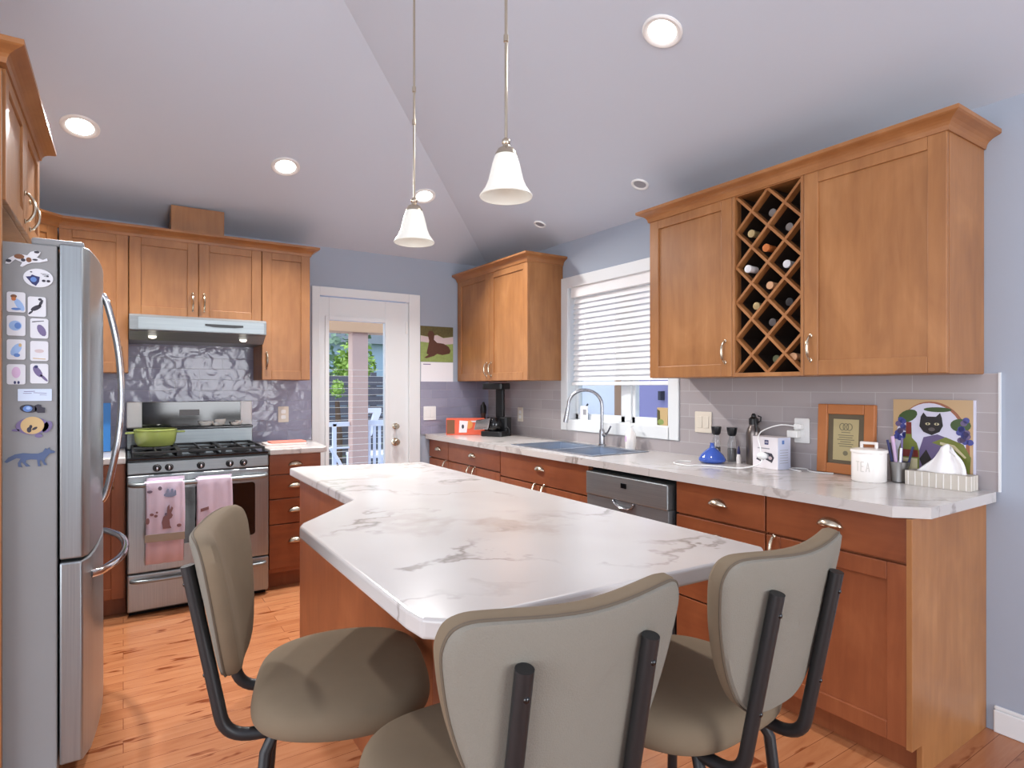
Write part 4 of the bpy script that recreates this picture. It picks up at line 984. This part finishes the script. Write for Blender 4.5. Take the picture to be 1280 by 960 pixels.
b = MB(); b.plate([(-.15, .05), (-.02, .06), (.0, .15), (-.13, .13)], -.098, -.106); b.build('silver_front', 'chrome', cm, bevel=.003)
b = MB(); b.tube([(.1 + .022 * math.cos(a), -.0, .04 + .03 * math.sin(a)) for a in [2 * PI * i / 16 for i in range(16)]], .005, 8, True); b.build('cord_loop', 'black_plastic', cm, smooth=True)
kb = thing('pepper_mill', 'tall dark brown pepper mill behind the orange box in the far corner', 'mill', (2.66, 4.54, TZ))
b = MB(); b.lathe([(.03, 0), (.03, .03), (.022, .09), (.02, .15), (.026, .17)], 20); b.build('mill_body', 'dog_brown', kb, smooth=True)
b = MB(); b.lathe([(.026, .17), (.028, .2), (.024, .235), (.012, .25), (.01, .265), (.0001, .27)], 20); b.build('mill_head', 'black_plastic', kb, smooth=True)
# sill items
b = MB(); b.mat('ink_tan').plate(rrect(.085, .11, .004, cz=.055), 0, -.006); b.mat('photo_dark').plate([(-.042, .0), (-.015, .0), (-.02, .09), (-.042, .1)], -.006, -.007); b.mat('photo_green').plate(ell(-.012, .02, .025, .018), -.006, -.0072)
o = tag(b.build('sill_photo', None), 'small tan photo card standing in the right corner of the window ledge', 'photo card', None, (XW + .03, 2.60, WIN[2] + .0145), R90); 
b = MB(); b.mat('paper').plate(rrect(.085, .1, .004, cz=.05), 0, -.004); b.mat('lamp_off').plate(rrect(.035, .04, .002, cz=.055, cx=.01), -.004, -.005)
tag(b.build('sill_card', None), 'small white card with a grey square standing on the window ledge behind the faucet', 'card', None, (XW + .04, 3.37, WIN[2] + .0145), R90)

# grinders, blue glass, flask, box, charger
bg_ = thing('blue_glass_vase', 'squat blue glass vase with a short neck on the worktop in front of the grinders', 'vase', (2.60, 2.055, TZ))
b = MB(); b.lathe([(.055, 0), (.068, .01), (.07, .02), (.055, .045), (.03, .068), (.013, .08), (.010, .1), (.013, .105)], 32); b.build('glass_body', 'blue_glass', bg_, smooth=True)
def grinder(label, x, y):
    r = thing('spice_grinder', label, 'grinder', (x, y, TZ), 0, 'clear spice grinders with black tops')
    b = MB(); b.lathe([(.022, 0), (.024, .01), (.022, .1), (.015, .125), (.013, .14)], 24); b.build('glass_jar', 'clear_glass', r, smooth=True)
    b = MB(); b.lathe([(.019, .003), (.019, .07), (.0001, .075)], 16); b.build('spice_fill', 'pepper', r, smooth=True)
    b = MB(); b.lathe([(.016, .138), (.022, .145), (.027, .175), (.0265, .183), (.0001, .184)], 24); b.build('grinder_top', 'black_plastic', r, smooth=True)
grinder('clear spice grinder with black top, left one, behind the blue glass vase', 2.71, 2.115)
grinder('clear spice grinder with black top, right one, next to the steel flask', 2.72, 2.022)
fk = thing('steel_flask', 'tall brushed steel bottle with a clip lid beside the grinders', 'flask', (2.725, 1.895, TZ))
b = MB(); b.lathe([(.034, 0), (.036, .004), (.036, .16), (.03, .185), (.02, .2), (.02, .207)], 28); b.build('flask_body', 'flask_steel', fk, smooth=True)
b = MB(); b.lathe([(.023, .205), (.024, .235), (.012, .245), (.011, .255), (.006, .262)], 20); b.tube([(.024 * 0, -.024, .215), (0, -.04, .225), (0, -.042, .245), (0, -.026, .25)], .004, 8); b.tube([(-.02, -.02, .235), (-.022, -.03, .2), (-.024, -.034, .17)], .005, 8); b.build('clip_lid', 'black_plastic', fk, smooth=True)
sb = thing('glue_bottle', 'tiny cream bottle with a dark pointed cap between flask and grinders', 'bottle', (2.69, 1.958, TZ))
b = MB(); b.lathe([(.012, 0), (.0125, .03), (.009, .045), (.006, .05)], 16); b.build('bottle_body', 'ceramic', sb, smooth=True)
b = MB(); b.lathe([(.007, .048), (.008, .06), (.004, .085), (.002, .09)], 14); b.build('cap', 'ink_navy', sb, smooth=True)
cb = thing('camera_box', 'white product box with a lens picture and dark blue square mark, below the outlet', 'box', (2.675, 1.762, TZ), math.radians(-95))
b = MB(); b.M = Matrix.Diagonal((.86, .9, 1.03, 1)); b.mat('box_white').box(-.085, .085, -.05, .05, 0, .15); b.build('carton', None, cb, bevel=.0015)
b = MB(); b.M = Matrix.Diagonal((.86, .9, 1.03, 1)); b.mat('ink_navy').plate(rrect(.026, .022, .002, cx=.01, cz=.125), -.0501, -.051)
b.mat('box_white').plate([(.001, .122), (.019, .122), (.019, .125), (.001, .125)], -.051, -.0514); b.mat('box_white').plate([(.002, .129), (.018, .129), (.018, .1305), (.002, .1305)], -.051, -.0514)
b.mat('lamp_off').plate([(-.05, .098), (.03, .098), (.03, .093), (-.05, .093)], -.0501, -.0508)
b.mat('ink_dark').plate([(-.06, .04), (-.035, .07), (.0, .078), (.045, .074), (.06, .055), (.045, .03), (0, .045), (-.03, .032)], -.0501, -.0508); b.mat('lamp_off').plate(ell(-.03, .052, .014, .013), -.0508, -.0512); b.plate(ell(.012, .06, .014, .013), -.0508, -.0512); b.mat('photo_pale').plate(ell(.035, .052, .012, .008), -.0508, -.0512)
b.build('front_print', None, cb)
b = MB(); b.mat('box_side_blue').M = Matrix.Diagonal((.86, .9, 1.03, 1)) @ Matrix(((0, -1, 0, 0), (1, 0, 0, 0), (0, 0, 1, 0), (0, 0, 0, 1))); b.plate([(-.05, 0.001), (.05, 0.001), (.05, .149), (-.05, .149)], -.0852, -.0858)
b.mat('ink_blue').plate(rrect(.018, .018, .002, cx=-.01, cz=.128), -.0858, -.0863)
for q in range(6): b.mat('lamp_off').plate([(-.035, .03 + .012 * q), (.03, .03 + .012 * q), (.03, .032 + .012 * q), (-.035, .032 + .012 * q)], -.0858, -.0861)
b.build('side_print', None, cb)
ch = thing('phone_charger', 'white charger plugged into the outlet with a white cord trailing over the worktop', 'charger', (XW - .016, 1.672, 1.085))
b = MB(); b.box(-.035, 0, -.005, .05, -.02, .015); b.build('plug_block', 'white_plastic', ch, bevel=.004)
b = MB(); b.box(-.032, 0, -.02, .016, .022, .048); b.build('plug_head', 'white_plastic', ch, bevel=.004)
pth = [(-.03, .0, .036), (-.07, .07, .04), (-.15, .12, -.0), (-.2, .08, -.07), (-.235, .05, -.12), (-.25, .07, -.145), (-.28, .14, -.164), (-.3, .25, -.166), (-.34, .33, -.1665), (-.4, .36, -.1665), (-.38, .46, -.1665), (-.3, .5, -.1665), (-.25, .46, -.1665)]
b = MB(); b.tube(spline(pth, 6), .003, 8); b.build('cord', 'white_plastic', ch, smooth=True)
b = MB(); b.blob((-.225, .055, -.1), .02, .026, .018, 14, 8); b.build('cord_bundle', 'white_plastic', ch, smooth=True)
b = MB(); b.tube(spline([(0, 0, 0), (.02, .05, 0), (.05, .09, 0), (.09, .08, 0), (.1, .03, 0), (.06, .0, 0), (.03, -.05, 0), (.06, -.12, 0)], 6), .003, 8); tag(b.build('white_cable', 'white_plastic', smooth=True), 'loose white cable lying on the worktop between the box and the framed plaque', 'cable', None, (2.66, 1.60, TZ + .003))

# framed plaque leaning on the tiles
pf = thing('framed_plaque', 'oak-framed gold certificate leaning against the tiles beside the white canister', 'picture frame', (2.756, 1.446, TZ + .001), R90)
L = Matrix.Rotation(math.radians(-2.5), 4, 'X')
b = MB(); b.M = L; w2, h2, t2 = .128, .318, .046
for (a, c, e, f_) in ((-w2, -w2 + t2, 0, h2), (w2 - t2, w2, 0, h2), (-w2 + t2, w2 - t2, 0, t2), (-w2 + t2, w2 - t2, h2 - t2, h2)): b.box(a, c, -.012, .012, e, f_)
b.build('frame', 'oak', pf, bevel=.004)
b = MB(); b.M = L; b.box(-w2 + t2, w2 - t2, .0, .006, t2, h2 - t2); b.build('mat_board', 'mat_brown', pf)
b = MB(); b.M = L; b.mat('gold_plate').box(-.057, .057, -.002, .0, .062, .25)
b.mat('gold_ink')
for cx_ in (-.016, .0, .016):
    ring = ell(cx_, .215, .014, .017, 18); rin = ell(cx_, .215, .0105, .0135, 18)
    for q in range(18): b.plate([ring[q], ring[(q + 1) % 18], rin[(q + 1) % 18], rin[q]], -.002, -.0028)
for q, (wd_, zz) in enumerate(((.02, .188), (.034, .175), (.03, .165), (.038, .155), (.024, .145), (.034, .135), (.028, .125))): b.box(-wd_, wd_, -.0027, -.002, zz, zz + .0035)
b.plate(ell(.0, .095, .011, .011), -.002, -.0028)
b.build('plaque_plate', None, pf)
# white canister
cn = thing('canister', 'white ceramic canister with a handled lid and faint tall lettering', 'canister', (2.655, 1.293, TZ))
b = MB(); b.lathe([(.063, 0), (.066, .004), (.0665, .12), (.064, .125)], 36); b.build('jar', 'ceramic', cn, smooth=True)
b = MB(); b.lathe([(.070, .122), (.071, .127), (.069, .134), (.05, .139), (.0001, .141)], 36); b.build('lid', 'ceramic', cn, smooth=True)
b = MB(); b.box(-.006, .006, -.036, -.024, .136, .160); b.box(-.006, .006, .024, .036, .136, .160); b.box(-.006, .006, -.036, .036, .154, .166); b.build('lid_handle', 'ceramic', cn, bevel=.004)
b = MB()
def onjar(pts, r=.0668, a0=PI + .12):
    for (s0, z0_, s1, z1_) in pts:
        w_ = .0016; dx, dz = s1 - s0, z1_ - z0_; L_ = math.hypot(dx, dz); nx, nz = -dz / L_ * w_, dx / L_ * w_
        q = [(s0 - nx, z0_ - nz), (s1 - nx, z1_ - nz), (s1 + nx, z1_ + nz), (s0 + nx, z0_ + nz)]
        b.add([(r * math.cos(a0 + s / r), r * math.sin(a0 + s / r), z) for s, z in q], [(0, 1, 2, 3)])
onjar([(-.03, .085, -.014, .085), (-.022, .085, -.022, .045), (-.008, .085, -.008, .045), (-.008, .085, .004, .085), (-.008, .066, .002, .066), (-.008, .045, .004, .045), (.012, .045, .018, .085), (.018, .085, .024, .045), (.014, .06, .022, .06)])
b.build('lettering', 'ceramic_mark', cn, solid=.0006)
# pen cup
pc = thing('pen_cup', 'small pewter cup full of pens between canister and tissue box', 'pen cup', (2.727, 1.207, TZ))
b = MB(); b.lathe([(.024, 0), (.029, .003), (.031, .05), (.036, .085), (.034, .086), (.029, .05), (.026, .006), (.0001, .005)], 28); b.build('cup', 'pewter', pc, smooth=True)
for (x, y, dx, dy, h_, mt, lb) in ((-.008, .008, -.01, .03, .175, 'ink_navy', 'dark blue pen leaning left in the pewter cup'), (.0, .004, .0, .022, .19, 'ink_pink', 'wide pale pink pen upright in the pewter cup'), (.006, -.004, .01, .0, .185, 'ink_purple', 'purple pen upright in the pewter cup'), (.012, -.012, .012, -.03, .15, 'ink_navy', 'short navy pen leaning right in the pewter cup'), (-.014, -.006, -.01, -.012, .145, 'paper', 'white pen in front of the pewter cup bunch'), (.01, .012, .012, .034, .16, 'ink_dark', 'black pen at the back of the pewter cup')):
    b = MB(); rr = .007 if 'pink' in mt else .0045; b.tube([(x, y, .008), (x + dx * .5, y + dy * .5, h_ * .5), (x + dx, y + dy, h_)], rr, 8); tag(b.build('pen', mt, smooth=True), lb, 'pen', 'pens in the pewter cup', (2.727, 1.207, TZ))
# cat board
ct = thing('glass_cutting_board', 'square board with an arched picture of a black cat, wine bottle and grapes', 'cutting board', (2.7745, 1.104, TZ + .001), R90)
b = MB(); b.M = Matrix.Rotation(math.radians(-.3), 4, 'X'); H = .345; hw = .146
b.mat('art_tan').box(-hw, hw, -.004, .004, 0, H)
arch = [(-hw + .004, .004), (hw - .012, .004)] + [((hw - .012) * math.cos(a) - .004, .17 + .168 * math.sin(a)) for a in [PI * i / 20 for i in range(21)]]
b.mat('art_rim').plate(arch, -.004, -.0046)
b.mat('art_sky').plate([(x * .95 - .006, .002 + z * .975) for x, z in arch], -.0046, -.005)
def art(mt, p, lev=1): b.mat(mt).plate(p, -.005 - .0004 * (lev - 1), -.005 - .0004 * lev)
art('art_green', ell(-.09, .275, .04, .024, 14, .5)); art('art_green', ell(.1, .245, .035, .026)); art('art_green', ell(.02, .305, .05, .01)); art('art_green', ell(.0, .03, .06, .03))
for q in range(26):
    s_ = -1 if q % 2 else 1
    art('art_grape' if q % 3 else 'art_purple', ell(s_ * (.115 + random.uniform(-.02, .018)), .235 + random.uniform(-.06, .035), .012, .012, 10), 2)
cat = [(-.045, .235), (-.04, .275), (-.03, .292), (-.018, .276), (.015, .276), (.03, .292), (.036, .272), (.04, .24), (.028, .215), (.0, .2), (-.03, .212)]
art('art_purple', [(-.045, .02), (-.05, .12), (-.03, .19), (.02, .205), (.06, .19), (.09, .12), (.085, .02)], 1)
art('art_olive', [(.0, .17), (.05, .195), (.11, .17), (.135, .12), (.13, .05), (.1, .1), (.06, .15)], 2)
art('art_cream', [(.03, .175), (.08, .165), (.12, .12), (.115, .115), (.075, .152), (.03, .165)], 3)
art('art_cat', [(x + .0, z) for x, z in cat], 3)
art('art_cream', ell(-.014, .246, .009, .005), 4); art('art_cream', ell(.018, .246, .009, .005), 4); art('art_cat', ell(-.014, .246, .003, .004), 5); art('art_cat', ell(.018, .246, .003, .004), 5); art('foil_dark', ell(0, .224, .012, .008), 4)
art('art_cat', [(-.03, .06), (-.045, .1), (-.02, .14), (.0, .1), (.01, .04)], 2)
bot = [(-.125, .015), (-.125, .13), (-.115, .165), (-.097, .185), (-.095, .24), (-.075, .24), (-.073, .185), (-.055, .165), (-.045, .13), (-.045, .015)]
art('art_olive', bot, 3); art('art_red', [(-.095, .2), (-.095, .25), (-.075, .25), (-.075, .2)], 4); art('art_red', [(-.122, .105), (-.048, .105), (-.05, .135), (-.12, .135)], 4); art('art_cream', [(-.118, .03), (-.052, .03), (-.052, .1), (-.118, .1)], 4); art('art_olive', ell(-.075, .155, .014, .012), 4)
b.mat('art_sky').box(hw - .004, hw + .003, -.0045, .0045, 0, H)
b.build('board', None, ct)
# tissue box
tb = thing('tissue_box', 'low grey-beige striped tissue box with a white tissue sticking out, at the counter end', 'tissue box', (2.722, 1.055, TZ), R90)
b = MB(); b.mat('tissue_box').box(-.112, .112, -.036, .04, 0, .058)
b.mat('tissue_stripe')
for q in range(9): x = -.1 + .025 * q; b.box(x - .0018, x + .0018, -.0366, -.035, 0.001, .0575)
for q in range(3): y = -.022 + .025 * q; b.box(.111, .1126, y - .0018, y + .0018, .001, .0575)
b.build('carton', None, tb)
b = MB(); nu, nv = 14, 10
def tis(i, j):
    u, v = i / nu, j / nv
    wdt = .085 * (1 - v) + .022 * v
    x = (u - .5) * 2 * wdt + .012 * math.sin(v * 3) + .018 * v; y = .012 * math.sin(u * 9 + v * 2) * (1 - .4 * v) + .01 * v
    return (x, y - .005, .054 + .118 * v * (1 - .28 * abs(2 * u - 1) ** 1.5 * v))
b.grid(tis, nu, nv); b.build('tissue', 'tissue', tb, smooth=True, solid=.012)

# ------------------------------------------------------------------ outdoors: patio behind the door, side yard behind the window
b = MB(); b.box(-3, 14, YW + .12, 9.5, -.2, -.06); struct(b.build('floor_patio', 'deck_grey'))
b = MB(); b.box(XW + .12, 20, -4, YW + .12, -.35, -.2); b.box(-6, 20, 9.5, 24, -.35, -.2); struct(b.build('ground', 'grass'))
b = MB(); b.box(2.16, 2.345, 6.6, 6.75, -.06, 1.93); o = b.build('patio_post', 'post_paint', bevel=.006); tag(o, 'square pale pink patio post seen through the door glass', 'post')
b = MB(); b.box(-1, 3.3, 6.55, 6.8, 1.93, 2.3); tag(b.build('patio_beam', 'beam_tan', bevel=.006), 'tan beam of the patio cover, seen at the top of the door glass', 'beam')
rl = thing('patio_railing', 'white metal patio railing left of the patio post outside', 'railing', (0, 6.68, -.06))
b = MB(); b.box(-1, 2.15, -.02, .02, .93, .98); b.box(-1, 2.15, -.015, .015, .1, .14); b.box(-1, 2.15, -.012, .012, .68, .7); b.build('rails', 'rail_white', rl)
for x in (0.1, 1.1, 1.98): 
    b = MB(); b.box(x - .02, x + .02, -.02, .02, 0, .96); b.build('baluster', 'rail_white', rl)
b = MB(); b.tube([(1.93, -.02, .7), (2.02, -.02, .55), (2.13, -.02, .34)], .02, 8); b.build('brace', 'rail_white', rl, smooth=True)
gt = thing('picket_gate', 'white picket gate right of the patio post, seen through the door glass', 'gate', (2.35, 6.68, -.06))
b = MB(); b.box(0, .5, -.02, .02, .92, .99); b.box(0, .5, -.02, .02, .2, .26); b.build('gate_rails', 'rail_white', gt)
for q in range(8):
    b = MB(); x = .02 + .062 * q; b.box(x, x + .03, -.012, .012, .05, .99); b.build('picket', 'rail_white', gt)
pcx = thing('patio_chair', 'white patio chair behind the picket gate outside', 'chair', (2.9, 8.0, -.06))
b = MB(); b.plate([(-.3, 1.08), (.12, 1.08), (.12, 1.02), (-.02, .7), (-.08, .7), (.02, 1.02), (-.3, 1.02)], .03, -.03); b.build('chair_back', 'rail_white', pcx)
b = MB(); b.box(-.28, .28, -.28, .28, .42, .46); b.build('seat', 'rail_white', pcx)
for sx_ in (-.25, .25):
    for sy_ in (-.25, .25):
        b = MB(); b.box(sx_ - .025, sx_ + .025, sy_ - .025, sy_ + .025, 0, .42); b.build('leg', 'rail_white', pcx)
fn = thing('yard_fence', 'weathered grey board fence behind the patio', 'fence', (0, 11.2, -.2))
b = MB()
for q in range(9): b.box(-3, 12, -.01, .01, .02 + .19 * q, .2 + .19 * q)
b.build('boards', 'fence_grey', fn)
for q in range(5): 
    b = MB(); b.box(-1.95 + 3 * q, -1.85 + 3 * q, .01, .1, 0, 1.8); b.build('fence_post', 'fence_grey', fn)
def foliage(name, label, c, r, n, mat, cat, core=True):
    t_ = thing(name, label, cat, (c[0], c[1], -.2))
    b = MB()
    for q in range(n):
        a, u, rr = random.uniform(0, 2 * PI), random.uniform(-1, 1), random.uniform(.55, 1)
        s_ = math.sqrt(1 - u * u); p = Vector((r[0] * rr * s_ * math.cos(a), r[1] * rr * s_ * math.sin(a), c[2] + .2 + r[2] * rr * u))
        L_ = random.uniform(.05, .1) * (r[0] / .6) ** .5
        b.M = Matrix.Translation(p) @ Matrix.Rotation(random.uniform(0, 6.3), 4, 'Z') @ Matrix.Rotation(random.uniform(-1.2, 1.2), 4, 'X') @ Matrix.Rotation(random.uniform(-1.2, 1.2), 4, 'Y')
        b.add([(-L_, 0, 0), (0, -L_ * .5, 0), (L_, 0, .02), (0, L_ * .5, 0)], [(0, 1, 2, 3)])
    if core: b.M = Matrix.Translation((0, 0, c[2] + .2)); b.blob((0, 0, 0), r[0] * .62, r[1] * .62, r[2] * .62)
    b.build('foliage', mat, t_)
    b = MB(); b.tube([(0, 0, 0), (.03, 0, c[2] * .5), (0, .02, c[2])], [.08, .06, .04], 8); b.build('trunk', 'bark', t_)
foliage('garden_tree', 'tall green tree beyond the fence, left of the patio post', (4.0, 14.6, 2.5), (1.3, 1.0, 1.7), 900, 'leaf_dark', 'tree', False)
foliage('garden_shrub', 'rounded yellow-green shrub beyond the fence, right of the patio post', (4.05, 12.2, 1.6), (.45, .4, .75), 900, 'leaf_light', 'shrub')
foliage('garden_shrub', 'yellow-green bush in front of the fence, just left of the patio post', (3.08, 10.2, 1.28), (.13, .13, .16), 160, 'leaf_light', 'shrub')
hs = thing('neighbour_house', 'blue-grey house with a grey roof far behind the fence', 'house', (7.5, 18, -.2))
b = MB(); b.box(-2.6, 2.5, 0, 4, 0, 2.9); b.build('house_wall', 'house_blue', hs)
b = MB(); b.M = Matrix(((1, 0, 0, 0), (0, 0, 1, 0), (0, 1, 0, 0), (0, 0, 0, 1))); b.prism([(-3, 2.85), (2.9, 2.85), (-.05, 4.1)], -.3, 4.3); b.build('roof', 'house_roof', hs)
sh = thing('side_building', 'pale neighbouring building with lavender wall, brown and white trims, seen under the window blind', 'building', (6.0, 0, -.2))
b = MB(); b.box(0, .15, 6.20, 11, 0, 4.5); b.build('pale_wall', 'siding_pale', sh)
b = MB(); b.box(0, .15, -3, 6.20, 0, 4.5); b.build('lavender_wall', 'siding_lavender', sh)
b = MB(); b.box(-.06, 0, 6.27, 6.40, 1.0, 4.3); b.box(-.06, 0, 6.27, 11, .98, 1.06); b.build('brown_trim', 'trim_brown', sh)
b = MB(); b.box(-.05, 0, 6.05, 6.17, .9, 4.3); b.box(-.05, 0, -3, 6.17, .88, 1.0); b.build('white_trim', 'rail_white', sh)
b = MB(); b.box(-.08, 0, 5.50, 5.545, 1.34, 1.46); b.build('wall_lamp', 'ink_dark', sh)
fd = thing('garden_feeder', 'thin dark garden pole with hooks seen through the left window pane behind the faucet', 'feeder', (4.2, 5.05, -.2))
b = MB(); b.cyl((0, 0, 0), .012, 1.62, 8); b.build('pole', 'cast_iron', fd)
b = MB(); b.tube(spline([(0, 0, 1.30), (0, -.05, 1.28), (0, -.11, 1.33)], 5), .009, 8); b.tube(spline([(0, 0, 1.22), (0, -.07, 1.24), (0, -.14, 1.20), (0, -.13, 1.12)], 5), .008, 8); b.blob((0, -.14, 1.2), .025, .025, .025, 10, 6); b.build('hook', 'cast_iron', fd, smooth=True)
